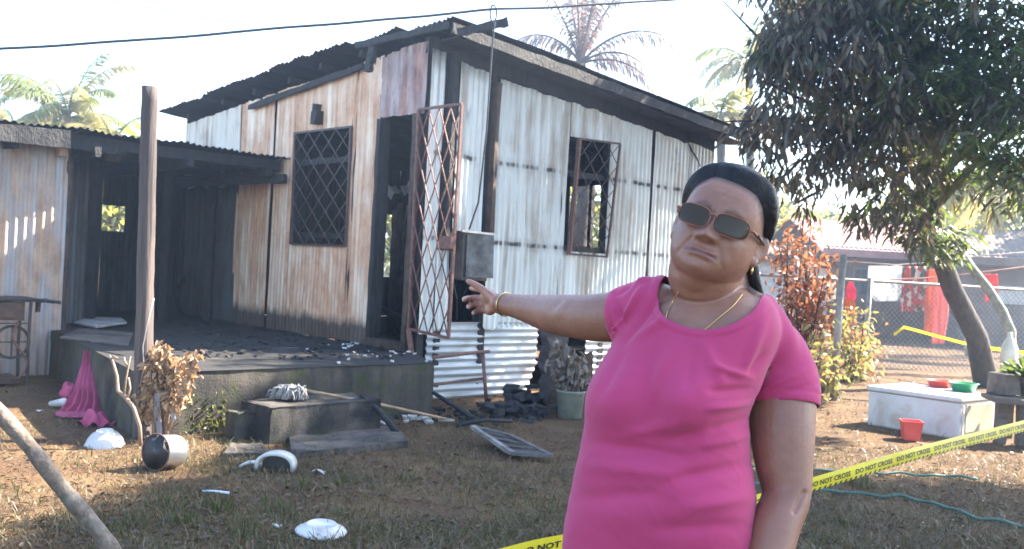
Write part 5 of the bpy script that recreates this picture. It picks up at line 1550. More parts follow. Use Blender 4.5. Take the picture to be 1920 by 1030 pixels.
# ================================================================ grass, litter, ash
def gmesh(P): return np.array([(x, y, gz(x, y)) for x, y in P])
rng = np.random.default_rng(9)
def scatter(n_, y0=3.2, y1=14, keep=None):
    out = []
    while len(out) < n_:
        y = y0 * (y1 / y0) ** rng.uniform(0, 1)
        x = rng.uniform(-.60, .60) * y
        if inporch(x, y): continue
        if keep and not keep(x, y): continue
        out.append((x, y))
    return out
pf = [(p.x, p.y) for p in foot]
def inporch(x, y):
    c_ = False
    n_ = len(pf)
    for i in range(n_):
        (x0, y0), (x1, y1) = pf[i], pf[(i + 1) % n_]
        if (y0 > y) != (y1 > y) and x < (x1 - x0) * (y - y0) / (y1 - y0) + x0: c_ = not c_
    if c_: return True
    d = V((x, y, 0)) - O0
    return d.dot(A) > -.3 and d.dot(B) > -.02
def dens(x, y, s=1.2, k=0.0): return mnoise.noise(V((x * s, y * s, 5.0))) + k
dryk = lambda x, y: rnd.random() < .35 + .9 * dens(x, y) and not (y > 8.3 and rnd.random() < .7)
grnk = lambda x, y: rnd.random() < max(0, dens(x, y, 1.5) * 1.4 + .70 - .13 * abs(y - 4.4) - .10 * max(0, abs(x + .6) - .8))
M['straw'] = leafmat('straw blades', [(0.1360, 0.0989, 0.0502), (0.2040, 0.1550, 0.0836), (0.0952, 0.0660, 0.0362), (0.0748, 0.0561, 0.0279)], (0.2720, 0.1979, 0.0836), .2)
M['grass'] = leafmat('green blades', [(0.0340, 0.0429, 0.0112), (0.0578, 0.0660, 0.0167), (0.0816, 0.0792, 0.0251)], (0.1700, 0.1979, 0.0279), .25)
P = gmesh(scatter(46000, keep=dryk))
stuff(link_mesh('dry_grass', blade_mesh('dry grass', P, rng.gamma(2.5, .013, len(P)), rng.uniform(.003, .0065, len(P)), rng.uniform(.4, 1.7, len(P)), rng), M['straw']), 'short dry straw coloured grass across the yard', 'grass')
P = gmesh(scatter(26000, 3.2, 9.0, keep=grnk))
stuff(link_mesh('green_grass', blade_mesh('green grass', P, rng.gamma(3, .013, len(P)), rng.uniform(.003, .006, len(P)), rng.uniform(.2, 1.3, len(P)), rng), M['grass']), 'thin green grass growing through the dry lawn', 'grass')
M['litter'] = leafmat('leaf litter', [(0.0816, 0.0462, 0.0245), (0.1360, 0.0825, 0.0435), (0.0544, 0.0310, 0.0184), (0.1462, 0.0923, 0.0490)], (0.2040, 0.1319, 0.0558), .1)
pl_ = gmesh(scatter(7000, 4, 16, keep=lambda x, y: rnd.random() < (.9 if x > 1.2 or y < 7 else .45)))
pl_[:, 2] += .008
D = rng.normal(0, 1, (len(pl_), 3)); D[:, 2] *= .25
Nn = np.tile(np.array([[0, 0, 1.0]]), (len(pl_), 1)) + rng.normal(0, .4, (len(pl_), 3))
stuff(link_mesh('leaf_litter', leaf_mesh('litter', pl_, D, Nn, rng.uniform(.02, .07, len(pl_)), rng.uniform(.008, .022, len(pl_)), .3, .0), M['litter']), 'brown fallen leaves scattered over the yard', 'leaves')
# green tufts
P = []
for px, py in ((210, 1005), (300, 950), (420, 960), (470, 1000), (140, 975), (330, 985), (1610, 905), (1615, 912), (640, 905), (560, 920), (1580, 985), (760, 900), (250, 985), (520, 960)):
    q = gnd(px, py)
    for k in range(26): P.append((q.x + rnd.gauss(0, .04), q.y + rnd.gauss(0, .04)))
P = gmesh(P)
stuff(link_mesh('grass_tufts', blade_mesh('tufts', P, rng.uniform(.05, .12, len(P)), rng.uniform(.005, .009, len(P)), rng.uniform(.15, .7, len(P)), rng), M['grass']), 'brighter green grass tufts in the foreground lawn', 'grass')
# ash, charcoal and flakes: on the porch, at its foot, along the iron wall
def rubble(name, label, pts, smin, smax, mat):
    mb = MB()
    for p in pts:
        s = rnd.uniform(smin, smax)
        Mx = Matrix.Rotation(rnd.uniform(0, 6), 4, 'Z') @ Matrix.Rotation(rnd.uniform(-.5, .5), 4, 'X')
        mb.box(V(p) + Z * s * .2, (s * rnd.uniform(.6, 1.6), s * rnd.uniform(.4, 1), s * rnd.uniform(.2, .6)), M=Mx, jit=s * .18)
    return stuff(mb.build(name, M[mat]), label, 'rubble')
pts = []
for _ in range(150):
    px, py = rnd.uniform(730, 1020), rnd.gauss(780, 8)
    p = gnd(px, py)
    if not inporch(p.x, p.y) and (p - O0).dot(B) < -.05: pts.append(p)
rubble('charcoal_rubble', 'black charcoal rubble along the foot of the iron wall', pts, .02, .07, 'char')
pts = [V((gnd(px, py).x, gnd(px, py).y, max(0, rnd.gauss(.08, .07)))) for px, py in [(rnd.gauss(975, 28), rnd.gauss(772, 10)) for _ in range(60)]]
rubble('ash_heap', 'heap of black burnt rags and charcoal beside the charred post', pts, .05, .12, 'char')
pts = [gnd(rnd.uniform(300, 770), rnd.uniform(600, 675), FLOOR) for _ in range(420)]
pts = [p for p in pts if inporch(p.x, p.y) and (p - O0).dot(A) < -.05]
rubble('porch_charcoal', 'charcoal crumbs strewn over the sooty porch floor', pts, .012, .05, 'char')
pts = [gnd(rnd.gauss(690, 60), rnd.gauss(664, 9), FLOOR + .01) for _ in range(22)] + [gnd(rnd.gauss(655, 8), rnd.gauss(648, 3), FLOOR + .02) for _ in range(10)]
pts = [p for p in pts if inporch(p.x, p.y) and (p - O0).dot(A) < -.05]
rubble('white_flakes', 'small white flakes scattered on the porch by the doorway', pts, .015, .035, 'enamel')
pts = [gnd(rnd.uniform(750, 850), rnd.gauss(786, 5), .02) for _ in range(11)]
pts = [p for p in pts if not inporch(p.x, p.y)]
rubble('pale_rubble', 'pale broken bits among the charcoal right of the step', pts, .03, .09, 'pale_board')
# ================================================================ the woman
def catmull(K, n):
    K = np.array(K, float)
    m = len(K)
    out = []
    for t in np.linspace(0, m - 1, n):
        i = min(int(t), m - 2); u = t - i
        p0, p1, p2, p3 = K[max(i - 1, 0)], K[i], K[i + 1], K[min(i + 2, m - 1)]
        out.append(.5 * ((2 * p1) + (-p0 + p2) * u + (2 * p0 - 5 * p1 + 4 * p2 - p3) * u * u + (-p0 + 3 * p1 - 3 * p2 + p3) * u ** 3))
    return np.array(out)
def limb(mb, pts, rad, n=28, seg=40, flat=1.0, flat_dir=None):
    K = [(*p, r_) for p, r_ in zip(pts, rad)]
    C = catmull(K, seg)
    t0 = MB().tube([V(c[:3]) for c in C], [max(.003, c[3]) for c in C], n)
    if flat_dir is not None:
        fd = V(flat_dir).normalized()
        for k in range(len(C)):
            c = V(C[k][:3])
            for q in range(n):
                p = V(t0.v[k * n + q]); d = p - c
                t0.v[k * n + q] = tuple(p - fd * d.dot(fd) * (1 - flat))
    # round ends
    mb.add(t0.v, t0.f)
    for k in (0, -1):
        c = V(C[k][:3]); r_ = max(.003, C[k][3]) * (flat if flat_dir is not None else 1)
        ball(mb, c, (r_ * .96,) * 3)
    return mb
def ball(mb, c, s, Mx=None, n=18):
    Mx = Mx or Matrix()
    rings = []
    for j in range(1, n):
        ph = math.pi * j / n
        rings.append([V(c) + Mx @ V((s[0] * math.sin(ph) * math.cos(a), s[1] * math.sin(ph) * math.sin(a), -s[2] * math.cos(ph))) for a in [2 * math.pi * k / (2 * n) for k in range(2 * n)]])
    return mb.loft(rings)
def union(mb, voxel, smooth_n=4):
    me = bpy.data.meshes.new('form')
    me.from_pydata(mb.v, [], mb.f)
    bm = bmesh.new(); bm.from_mesh(me)
    bmesh.ops.recalc_face_normals(bm, faces=bm.faces)
    bm.to_mesh(me); bm.free()
    ob = bpy.data.objects.new('form', me); COL.objects.link(ob)
    md = ob.modifiers.new('r', 'REMESH'); md.mode = 'VOXEL'; md.voxel_size = voxel; md.adaptivity = 0
    sm = ob.modifiers.new('s', 'SMOOTH'); sm.factor = .5; sm.iterations = smooth_n
    dg = bpy.context.evaluated_depsgraph_get()
    res = bpy.data.meshes.new_from_object(ob.evaluated_get(dg))
    bpy.data.objects.remove(ob)
    return res
def coords(me):
    a = np.empty(len(me.vertices) * 3, np.float32); me.vertices.foreach_get('co', a); return a.reshape(-1, 3).astype(float)
def normals(me):
    a = np.empty(len(me.vertices) * 3, np.float32); me.vertex_normals.foreach_get('vector', a); return a.reshape(-1, 3).astype(float)
def setco(me, a):
    me.vertices.foreach_set('co', np.asarray(a, np.float32).ravel()); me.update()
def project(P):
    d = P - np.array(EYE)
    z = d @ np.array(CF)
    return 960 + FPX * (d @ np.array(CR)) / z, 515 - FPX * (d @ np.array(CU)) / z
gs = lambda x, s: np.exp(-(x / s) ** 2)
sstep = lambda a, b, x: (lambda t: t * t * (3 - 2 * t))(np.clip((x - a) / (b - a), 0, 1))

# ---- head: local axes x (to her left), f (out of the face), z (to the crown)
YAW, PIT, ROL = R(19), R(12), R(17.5)
ef = V((-math.sin(YAW), -math.cos(YAW), 0)); ex = V((math.cos(YAW), -math.sin(YAW), 0)); ez = V((0, 0, 1))
ef, ez = ef * math.cos(PIT) + ez * math.sin(PIT), ez * math.cos(PIT) - ef * math.sin(PIT)
ez, ex = ez * math.cos(ROL) + ex * math.sin(ROL), ex * math.cos(ROL) - ez * math.sin(ROL)
HC = at(1340, 409, 1.87) - ef * .090 - ez * .004
HS = 1.06
def hw(x, f, z): return HC + (ex * x + ef * f + ez * z) * HS
zk = [-.112, -.107, -.098, -.086, -.070, -.048, -.024, 0, .03, .058, .08, .095, .105, .111]
wk = [.012, .030, .046, .059, .069, .0755, .077, .0765, .0765, .0735, .064, .050, .034, .010]
fk = [.050, .066, .078, .083, .083, .082, .083, .083, .087, .083, .070, .052, .033, .010]
bk_k = [.010, .020, .035, .052, .070, .088, .098, .103, .104, .097, .082, .062, .040, .012]
def head_ring(z, n=72, grow=0.0):
    w_, f_, b_ = (float(np.interp(z, zk, q)) for q in (wk, fk, bk_k))
    out = []
    for k in range(n):
        a = 2 * math.pi * k / n
        s, c = math.sin(a), math.cos(a)
        x = (w_ + grow) * math.copysign(abs(s) ** .92, s)
        f = (f_ + grow) * math.copysign(abs(c) ** .88, c) if c > 0 else (b_ + grow) * math.copysign(abs(c) ** .9, c)
        out.append((x, f, z))
    return out
def smooth_tables():
    global wk, fk, bk_k, zk
    zz = np.linspace(zk[0], zk[-1], 60)
    res = []
    for q in (wk, fk, bk_k):
        v = np.interp(zz, zk, q)
        for _ in range(6): v[1:-1] = .25 * v[:-2] + .5 * v[1:-1] + .25 * v[2:]
        res.append(v)
    zk = zz
    wk, fk, bk_k = res
smooth_tables()
def face_big(x, f, z):                   # nose, brow, sockets, cheeks, lips as forward displacement
    fr_ = sstep(.02, .06, f)
    z = np.where(z < 0, z * 1.22, z)
    ax = np.abs(x)
    d = np.interp(z, [-.062, -.056, -.051, -.046, -.038, -.028, -.014, .004, .018, .03], [0, .001, .012, .0255, .0285, .0215, .0140, .0070, .003, 0]) * gs(x, np.interp(z, [-.05, -.035, -.02, .01], [.0135, .0125, .0105, .0095]))
    d += .0105 * gs(ax - .0160, .0080) * gs(z + .0425, .0085)
    d += -.0080 * gs(ax - .032, .0155) * gs(z - .001, .0125)
    d += .0035 * gs(ax - .030, .020) * gs(z - .023, .008)
    d += .0070 * gs(ax - .045, .021) * gs(z + .040, .022)
    d += .0060 * gs(x, .026) * gs(z + .080, .017)
    d += .0050 * gs(x, .017) * gs(z + .110, .010)
    d += .0030 * gs(ax - .050, .02) * gs(z + .075, .02)
    return d * fr_
mouth = lambda x: -.0765 - 3.6 * x * x
def face_fine(x, f, z):
    fr_ = sstep(.03, .06, f)
    z = np.where(z < 0, z * 1.22, z)
    ax = np.abs(x)
    lipw = sstep(.027, .018, ax)
    m_ = mouth(x)
    d = -.0040 * gs(z - m_, .0020) * sstep(.030, .023, ax)
    d += .0030 * gs(z - m_ - .0055, .0042) * lipw * (1 - .25 * gs(x, .004)) + .0036 * gs(z - m_ + .0065, .005) * sstep(.027, .016, ax)
    d += -.0026 * gs(z - m_ + .0155, .005) * gs(x, .02)
    d += -.0014 * gs(x, .0035) * gs(z - m_ - .014, .007)
    px_ = np.interp(z, [-.100, -.085, -.065, -.045], [.041, .040, .032, .0225])
    d += -.0025 * gs(ax - px_, .0038) * sstep(-.098, -.085, z) * sstep(-.036, -.046, z)
    d += .0012 * gs(ax - px_ - .009, .007) * sstep(-.095, -.08, z) * sstep(-.036, -.046, z)
    d += -.0022 * gs(ax - .0135, .0030) * gs(z + .0515, .0022) * 1.6
    d += -.0016 * gs(ax - .0265, .003) * gs(z + .042, .008)
    d += -.0016 * gs(ax - .006, .0016) * gs(z - .020, .009) * (x > 0) - .0012 * gs(ax - .007, .0016) * gs(z - .022, .008) * (x < 0)
    d += -.0007 * (gs(z - .047 - .03 * x, .0016) + gs(z - .060 + .02 * x, .0016)) * sstep(.045, .02, ax)
    d += -.0020 * gs(z - m_ - .0005, .004) * gs(ax - .0285, .004)
    return d * fr_
def hairmask(x, f, z):
    cut = np.interp(z, [-.10, -.06, -.03, .0, .018, .034, .05, .075], [-.060, -.052, -.036, -.032, -.016, .022, .042, .060])
    jit = np.array([.0015 * mnoise.noise(V((float(a_) * 150, float(b_) * 40, float(c_) * 150))) for a_, b_, c_ in zip(x, f, z)])
    cut = cut + jit
    side = np.clip((cut - f) / .030, 0, 1)
    top_ = np.clip((z - (.078 - 1.2 * x * x - .10 * x + jit)) / .022, 0, 1)
    low_ = np.clip((z + .095) / .02, 0, 1)
    return np.maximum(side, top_) * low_
hd = MB()
rings = []
for z in np.linspace(-.1115, .1105, 90):
    r_ = np.array(head_ring(float(z)))
    d = face_big(r_[:, 0], r_[:, 1], r_[:, 2])
    r_[:, 1] += d
    rings.append([hw(*p) for p in r_])
hd.loft(rings)
for sx in (1, -1):                       # ears
    Me = Matrix((ex, ef, ez)).transposed().to_4x4() @ Matrix.Rotation(sx * R(32), 4, 'Z') @ Matrix.Rotation(R(10), 4, 'X')
    ball(hd, hw(sx * .0825, -.014, -.006), (.0080, .0190, .0310), Me)
    ball(hd, hw(sx * .0795, -.006, -.032), (.0075, .0095, .012), Me)

# ---- torso, read off the outline at about two metres
YB = 2.0
BYAW = R(22)
bx, bf = V((math.cos(BYAW), -math.sin(BYAW), 0)), V((-math.sin(BYAW), -math.cos(BYAW), 0))
rows = [  # py, left px, right px, front depth, back depth
    (533, 1292, 1396, .060, .065), (546, 1266, 1410, .075, .075), (560, 1240, 1428, .088, .085), (576, 1210, 1444, .100, .092), (598, 1185, 1450, .112, .10), (625, 1168, 1450, .120, .108), (655, 1152, 1440, .128, .115), (690, 1130, 1424, .132, .118),
    (725, 1112, 1412, .138, .118), (760, 1104, 1396, .138, .115), (800, 1102, 1392, .134, .112), (850, 1092, 1394, .140, .112), (900, 1082, 1402, .146, .116), (950, 1072, 1404, .146, .124), (1000, 1063, 1402, .138, .134), (1050, 1060, 1400, .128, .140), (1120, 1066, 1404, .118, .138), (1200, 1085, 1400, .10, .12)]
TC = catmull(rows, 90)
def torso_rings(grow=0.0, n=80):
    out = []
    for py, xl, xr, fd, bd in TC:
        pl_, pr_ = at(xl, py, YB), at(xr, py, YB)
        c = (pl_ + pr_) / 2
        W_ = (pr_ - pl_).length / 2
        loc = []
        for k in range(n):
            a = 2 * math.pi * k / n
            s, cc = math.sin(a), math.cos(a)
            x = math.copysign(abs(s) ** .86, s)
            y = math.copysign(abs(cc) ** .86, cc) * (fd if cc > 0 else bd)
            loc.append((x, y))
        hwid = W_
        for _ in range(6):
            wx = [x * hwid * bx.x + y * bf.x for x, y in loc]
            half = (max(wx) - min(wx)) / 2
            hwid *= W_ / half
        wx = [x * hwid * bx.x + y * bf.x for x, y in loc]
        sh = -(max(wx) + min(wx)) / 2
        ring = []
        for x, y in loc:
            p = c + bx * (x * hwid) + bf * y + V((sh, 0, 0))
            q = p - c
            p.z = c.z + (pr_.z - pl_.z) / (2 * W_) * q.x
            ring.append(p)
        out.append(ring)
    return out
tr = torso_rings()
NC = at(1344, 556, 2.035)
def bust(me):
    P = coords(me)
    px, py = project(P)
    N_ = normals(me)
    front = sstep(.15, .7, N_ @ np.array(bf))
    q = (P - np.array(at(1300, 700, 2.0))) @ np.array(bf)
    inarm = sstep(1425, 1400, px)
    d = (.030 * gs(px - 1152, 62) * gs(py - 742, 66) + .036 * gs(px - 1305, 70) * gs(py - 752, 66) - .010 * gs(px - 1228, 26) * gs(py - 740, 60) + .010 * gs(px - 1235, 120) * gs(py - 915, 85)) * front * inarm
    setco(me, P + np.array(bf)[None] * d[:, None])

# ---- arms
ra = [at(1232, 580, 2.03), at(1185, 590, 2.06), at(1120, 596, 2.12), at(1062, 592, 2.22), at(1030, 588, 2.29), at(990, 579, 2.37), at(960, 573, 2.42), at(938, 570, 2.455)]
rar = [.058, .056, .052, .0475, .044, .0345, .0285, .0265]
la = [at(1412, 624, 2.06), at(1446, 664, 2.05), at(1466, 718, 2.03), at(1466, 800, 2.0), at(1470, 870, 1.98), at(1474, 930, 1.96), at(1455, 985, 1.93), at(1438, 1050, 1.90), at(1415, 1120, 1.87), at(1398, 1165, 1.855)]
lar = [.060, .068, .0685, .0665, .058, .048, .0475, .044, .032, .027]
def hand(mb, wrist, f, up, n, curls, scale=1.0, thumb=None):
    """right-angled frame: f along the fingers, up towards the thumb side, n out of the palm"""
    f, up, n = V(f).normalized(), V(up).normalized(), V(n).normalized()
    s = scale
    W = lambda a, b, c: wrist + f * (a * s) + up * (b * s) + n * (c * s)
    ring = []
    for a, hu, hn, c in ((-.02, .026, .022, 0), (.0, .027, .020, 0), (.025, .034, .019, .002), (.055, .042, .017, .002), (.082, .042, .0145, 0), (.094, .037, .010, -.001)):
        ring.append([W(a, hu * math.cos(t), hn * math.sin(t) + c) for t in [2 * math.pi * k / 24 for k in range(24)]])
    mb.loft(ring)
    ball(mb, W(.035, .020, .012), (.022 * s, .022 * s, .022 * s))
    ball(mb, W(.035, -.022, .010), (.020 * s, .018 * s, .018 * s))
    base = [(.090, .031), (.095, .010), (.091, -.011), (.082, -.030)]
    lens = [(.042, .026, .022), (.046, .030, .024), (.042, .027, .023), (.033, .021, .020)]
    rads = [.0098, .0100, .0095, .0085]
    for (a, b), L, r_, cv in zip(base, lens, rads, curls):
        ang = 0.0
        p = W(a - .012, b, .0)
        pts, rr_ = [W(a - .03, b * .92, 0), p], [r_ * s, r_ * 1.06 * s]
        for l, dc in zip(L, cv):
            ang += dc
            p = p + (f * math.cos(ang) + n * math.sin(ang) + up * (b * .6)).normalized() * (l * s)
            pts.append(p); rr_.append(r_ * (.94 if len(pts) < 5 else .72) * s)
        t0 = MB().tube([V(q[:3]) for q in catmull([tuple(q) for q in pts], 22)], [float(x) for x in np.interp(np.linspace(0, 1, 22), np.linspace(0, 1, len(rr_)), rr_)], 14)
        mb.add(t0.v, t0.f); ball(mb, pts[-1], (rr_[-1] * .98,) * 3, None, 10)
    tpts = [W(*q) for q in (thumb or ((.012, .018, .012), (.040, .040, .020), (.066, .060, .024), (.092, .074, .024)))]
    tr_ = [.0150 * s, .0135 * s, .0115 * s, .0085 * s]
    t0 = MB().tube([V(q[:3]) for q in catmull([tuple(q) for q in tpts], 20)], [float(x) for x in np.interp(np.linspace(0, 1, 20), np.linspace(0, 1, 4), tr_)], 14)
    mb.add(t0.v, t0.f); ball(mb, tpts[-1], (tr_[-1] * .98,) * 3, None, 10); ball(mb, tpts[0], (tr_[0],) * 3, None, 10)
wrR = ra[-1]
fR = V((-.50, .86, .04)).normalized()
nR = V((-.84, -.50, -.12)); nR = (nR - fR * nR.dot(fR)).normalized()
uR = fR.cross(nR); uR = uR if uR.z > 0 else -uR
handR = MB()
hand(handR, wrR + fR * .012, fR, uR, nR, [(-.05, .15, .12), (1.05, 1.0, .55), (1.2, 1.0, .55), (1.25, .9, .5)], .82, ((.010, .016, .012), (.030, .036, .028), (.044, .056, .050), (.054, .070, .072)))
wrL = la[-1]
fL = V((-.25, -.12, -1)).normalized(); nL = V((-.9, .1, .2)); nL = (nL - fL * nL.dot(fL)).normalized()
uL = fL.cross(nL); uL = uL if uL.y < 0 else -uL
handL = MB()
hand(handL, wrL, fL, uL, nL, [(.25, .3, .2), (.3, .35, .2), (.35, .35, .25), (.4, .4, .25)], .98)

body = MB()
body.add(hd.v, hd.f)
limb(body, [hw(0, -.025, -.03), hw(0, -.018, -.085), NC + bf * .0 + V((0, 0, .02)), NC + V((0, .01, -.10))], [.070, .070, .071, .088], 32)
limb(body, [hw(.0, .034, -.074), hw(.0, .008, -.096), NC + bf * .012 + V((0, 0, .02))], [.038, .040, .036], 24)    # soft fullness under the chin
tin = MB().loft([[p + ((sum(r_, V()) / len(r_)) - p).normalized() * .005 for p in r_] for r_ in tr])
body.add(tin.v, tin.f)
limb(body, ra, rar, 32, 60)
limb(body, la, lar, 32, 60)
body.add(handR.v, handR.f); body.add(handL.v, handL.f)
# collar bones and shoulder muscle
for s, q_ in ((1, -.020), (-1, 0)):
    limb(body, [NC + bx * (s * .03) + V((0, .01, .03)), NC + bx * (s * .09) + V((0, .015, -.020 + q_)), NC + bx * (s * .15) + V((0, .02, -.064 + q_))], [.045, .038, .037], 20)
# hips and legs below the frame
hipc = sum(tr[-1], V()) / len(tr[-1])
def gp(x, y, z): return V((x, y, z))
for s in (1, -1):
    h0 = hipc + bx * (s * .085)
    limb(body, [V((h0.x, h0.y, .72)), V((h0.x, h0.y - .01, .45)), V((h0.x, h0.y + .02, .25)), V((h0.x, h0.y + .03, .08))], [.080, .058, .05, .036], 24)
    limb(body, [V((h0.x, h0.y + .05, .045)), V((h0.x - .02, h0.y - .05, .035)), V((h0.x - .05, h0.y - .17, .025))], [.036, .038, .028], 18)
bme = union(body, .0030, 3)
bust(bme)
P = coords(bme); N_ = normals(bme)
L0 = (P - np.array(HC)) / HS
hx_, hf_, hz_ = L0 @ np.array(ex), L0 @ np.array(ef), L0 @ np.array(ez)
ishead = (np.abs(hx_) < .095) & (hz_ > -.13) & (hz_ < .12) & (np.abs(hf_) < .14)
d = face_fine(hx_, hf_, hz_) * ishead * sstep(-.12, -.108, hz_)
P = P + np.array(ef)[None] * (d * HS)[:, None]
# ear hollow
e_ = .006 * gs(hf_ + .006, .008) * gs(hz_ + .004, .013) * sstep(.076, .082, np.abs(hx_)) * ishead
P = P - np.array(ex)[None] * (e_ * np.sign(hx_))[:, None]
px_, py_ = project(P)
# inner elbow crease and soft folds at wrist and elbow
armR = (px_ < 1150) & (py_ > 500) & (py_ < 660) & (P[:, 1] > 2.0)
def segd(px, py, a, b):
    ax_, ay_ = a; bx_, by_ = b
    L2 = (bx_ - ax_) ** 2 + (by_ - ay_) ** 2
    t = np.clip(((px - ax_) * (bx_ - ax_) + (py - ay_) * (by_ - ay_)) / L2, 0, 1)
    return np.hypot(px - ax_ - t * (bx_ - ax_), py - ay_ - t * (by_ - ay_)), t
dd, t = segd(px_, py_, (1068, 552), (1032, 584)); P += N_ * (-.0028 * gs(dd, 6.0) * armR * np.sin(np.pi * np.clip(t * .8 + .1, 0, 1)))[:, None]
dd, t = segd(px_, py_, (1062, 560), (1046, 590)); P += N_ * (.003 * gs(dd, 9) * armR)[:, None]
armL = (px_ > 1390) & (py_ > 780)
dd, t = segd(px_, py_, (1508, 925), (1490, 960)); P += N_ * (-.004 * gs(dd, 5) * armL)[:, None]
setco(bme, P)
# tint: r lips, g brows and dark creases, b palms
att = bme.attributes.new('tint', 'FLOAT_COLOR', 'POINT')
hz0_ = hz_.copy()
hz_ = np.where(hz_ < 0, hz_ * 1.22, hz_)
m_ = mouth(hx_)
fr_ = sstep(.04, .06, hf_) * ishead
lips = gs(np.maximum(0, np.abs(hz_ - m_ + .001) - .0045), .0026) * sstep(.033, .025, np.abs(hx_)) * fr_
lips *= np.where(hz_ < m_, sstep(.032, .02, np.abs(hx_)), 1)
hairroot = np.clip(hairmask(hx_, hf_ - .008, hz0_ + .008) * 2.2, 0, 1) * ishead
brow = gs(hz_ - np.interp(np.abs(hx_), [.01, .03, .05], [.019, .026, .018]), .0042) * sstep(.010, .015, np.abs(hx_)) * sstep(.054, .044, np.abs(hx_)) * fr_
dark = np.clip(.9 * gs(hz_ - m_, .0016) * sstep(.036, .028, np.abs(hx_)) * fr_ + .8 * gs(np.abs(hx_) - .0125, .0035) * gs(hz_ + .0515, .0025) * fr_, 0, 1)
hv = P - np.array(wrR)
palm_ = sstep(.2, .8, N_ @ np.array(nR)) * (hv @ np.array(fR) > .0) * (np.linalg.norm(hv, axis=1) < .25)
col = np.stack([lips, np.clip(brow * .8 + dark + hairroot * (hf_ < .085), 0, 1), palm_, np.ones(len(P))], 1)
att.data.foreach_set('color', col.astype(np.float32).ravel())
bme.polygons.foreach_set('use_smooth', [True] * len(bme.polygons))
def skinmat():
    m = Mat('warm brown skin'); p = m.co()
    a = m.n('ShaderNodeAttribute', attribute_name='tint')
    s = m.sep(a.outputs['Color'])
    big = m.noise(p, 9, 4, .6)
    fine = m.noise(p, 70, 4, .65)
    c = m.ramp(big, [(.3, (.205, .091, .061)), (.7, (.280, .132, .089))])
    c = m.mix(m.ramp(fine, [(.35, .22), (.62, 0.0)]), c, (.135, .060, .038))
    c = m.mix(s[0], c, (.20, .080, .070))
    c = m.mix(m.math('MULTIPLY', s[1], .75), c, (.028, .016, .013))
    c = m.mix(m.math('MULTIPLY', s[2], .75), c, (.46, .25, .18))
    pores = m.noise(p, 420, 3, .6)
    h = m.math('ADD', m.math('MULTIPLY', pores, .35), m.math('MULTIPLY', fine, .9))
    m.out(c, m.ramp(m.noise(p, 130, 4, .7), [(.35, .34), (.65, .54)]), 0, m.bump(h, .34, .0035), Subsurface_Weight=.14, Subsurface_Scale=.012)
    m.b.inputs['Subsurface Radius'].default_value = (1.0, .35, .2)
    m.b.inputs['Specular IOR Level'].default_value = .5
    return m.m
M['skin'] = skinmat()
wfoot = V((hipc.x, hipc.y, 0))
woman = thing('person', 'woman in a pink t-shirt and sunglasses pointing back at the burnt house', 'woman', wfoot)
link_mesh('body', bme, M['skin'], woman)

# ---- t-shirt
sh = MB()
sh.loft(tr)
slR = [ra[0], ra[1].lerp(ra[0], .3), at(1180, 590, 2.065), at(1163, 592, 2.08)]
limb2 = lambda pts, rad: sh.add(*(lambda t: (t.v, t.f))(MB().tube([V(c[:3]) for c in catmull([(*p, 0) for p in pts], 30)], [float(x) for x in np.interp(np.linspace(0, 1, 30), np.linspace(0, 1, len(rad)), rad)], 32)))
limb2(slR, [.064, .062, .060, .0585])
slL = [la[0], la[1], la[2], at(1467, 764, 2.015)]
limb2(slL, [.060, .0685, .0700, .069])
for s, q_ in ((1, -.020), (-1, 0)):
    limb(sh, [NC + bx * (s * .05) + V((0, .01, q_ * .5)), NC + bx * (s * .10) + V((0, .015, -.024 + q_)), NC + bx * (s * (.16 if s < 0 else .130)) + V((0, .02, -.066 + q_ * 1.5))], [.043, .042, .044], 20)
ball(sh, ra[0], (.064,) * 3); ball(sh, la[0], (.066,) * 3)
sme = union(sh, .0045, 14)
P = coords(sme)
px_, py_ = project(P)
zone = set(np.nonzero(((px_ > 1385) & (px_ < 1545) & (py_ > 540) & (py_ < 705)) | ((px_ > 1150) & (px_ < 1245) & (py_ > 505) & (py_ < 650)))[0].tolist())
bm = bmesh.new(); bm.from_mesh(sme); bm.verts.ensure_lookup_table()
zv = [bm.verts[i] for i in zone]
for _ in range(34): bmesh.ops.smooth_vert(bm, verts=zv, factor=.5, use_axis_x=True, use_axis_y=True, use_axis_z=True)
bm.to_mesh(sme); bm.free()
bust(sme)
P = coords(sme); N_ = normals(sme)
px_, py_ = project(P)
front = sstep(-.1, .35, -(N_[:, 1]))
P = P + N_ * .0065
folds = [((1152, 642), (1205, 545), .0065, 8), ((1170, 650), (1236, 565), -.005, 9), ((1196, 640), (1250, 600), .004, 10), ((1175, 550), (1222, 522), .005, 6), ((1160, 556), (1196, 536), -.004, 6), ((1142, 560), (1170, 628), .004, 6), ((1154, 556), (1180, 610), -.0035, 6),
         ((1402, 706), (1335, 690), .0055, 8), ((1404, 728), (1330, 735), -.005, 9), ((1404, 752), (1325, 765), .0055, 9), ((1404, 782), (1330, 805), -.0045, 10), ((1402, 815), (1310, 835), .004, 13), ((1395, 702), (1430, 660), -.0035, 10),
         ((1110, 830), (1290, 858), -.0045, 16), ((1095, 872), (1270, 890), .004, 18), ((1085, 935), (1240, 925), -.0035, 20), ((1405, 870), (1260, 900), -.0045, 16), ((1408, 930), (1290, 950), .0045, 18), ((1405, 985), (1230, 990), -.004, 20),
         ((1262, 650), (1225, 745), .004, 16), ((1320, 648), (1352, 720), .0035, 14), ((1300, 660), (1290, 730), -.003, 14), ((1430, 600), (1392, 690), .004, 12), ((1185, 640), (1130, 745), -.003, 13), ((1330, 800), (1240, 830), -.003, 18), ((1520, 690), (1425, 735), .003, 8), ((1525, 720), (1430, 752), -.0025, 8), ((1290, 790), (1180, 812), .003, 16)]
dsp = np.zeros(len(P))
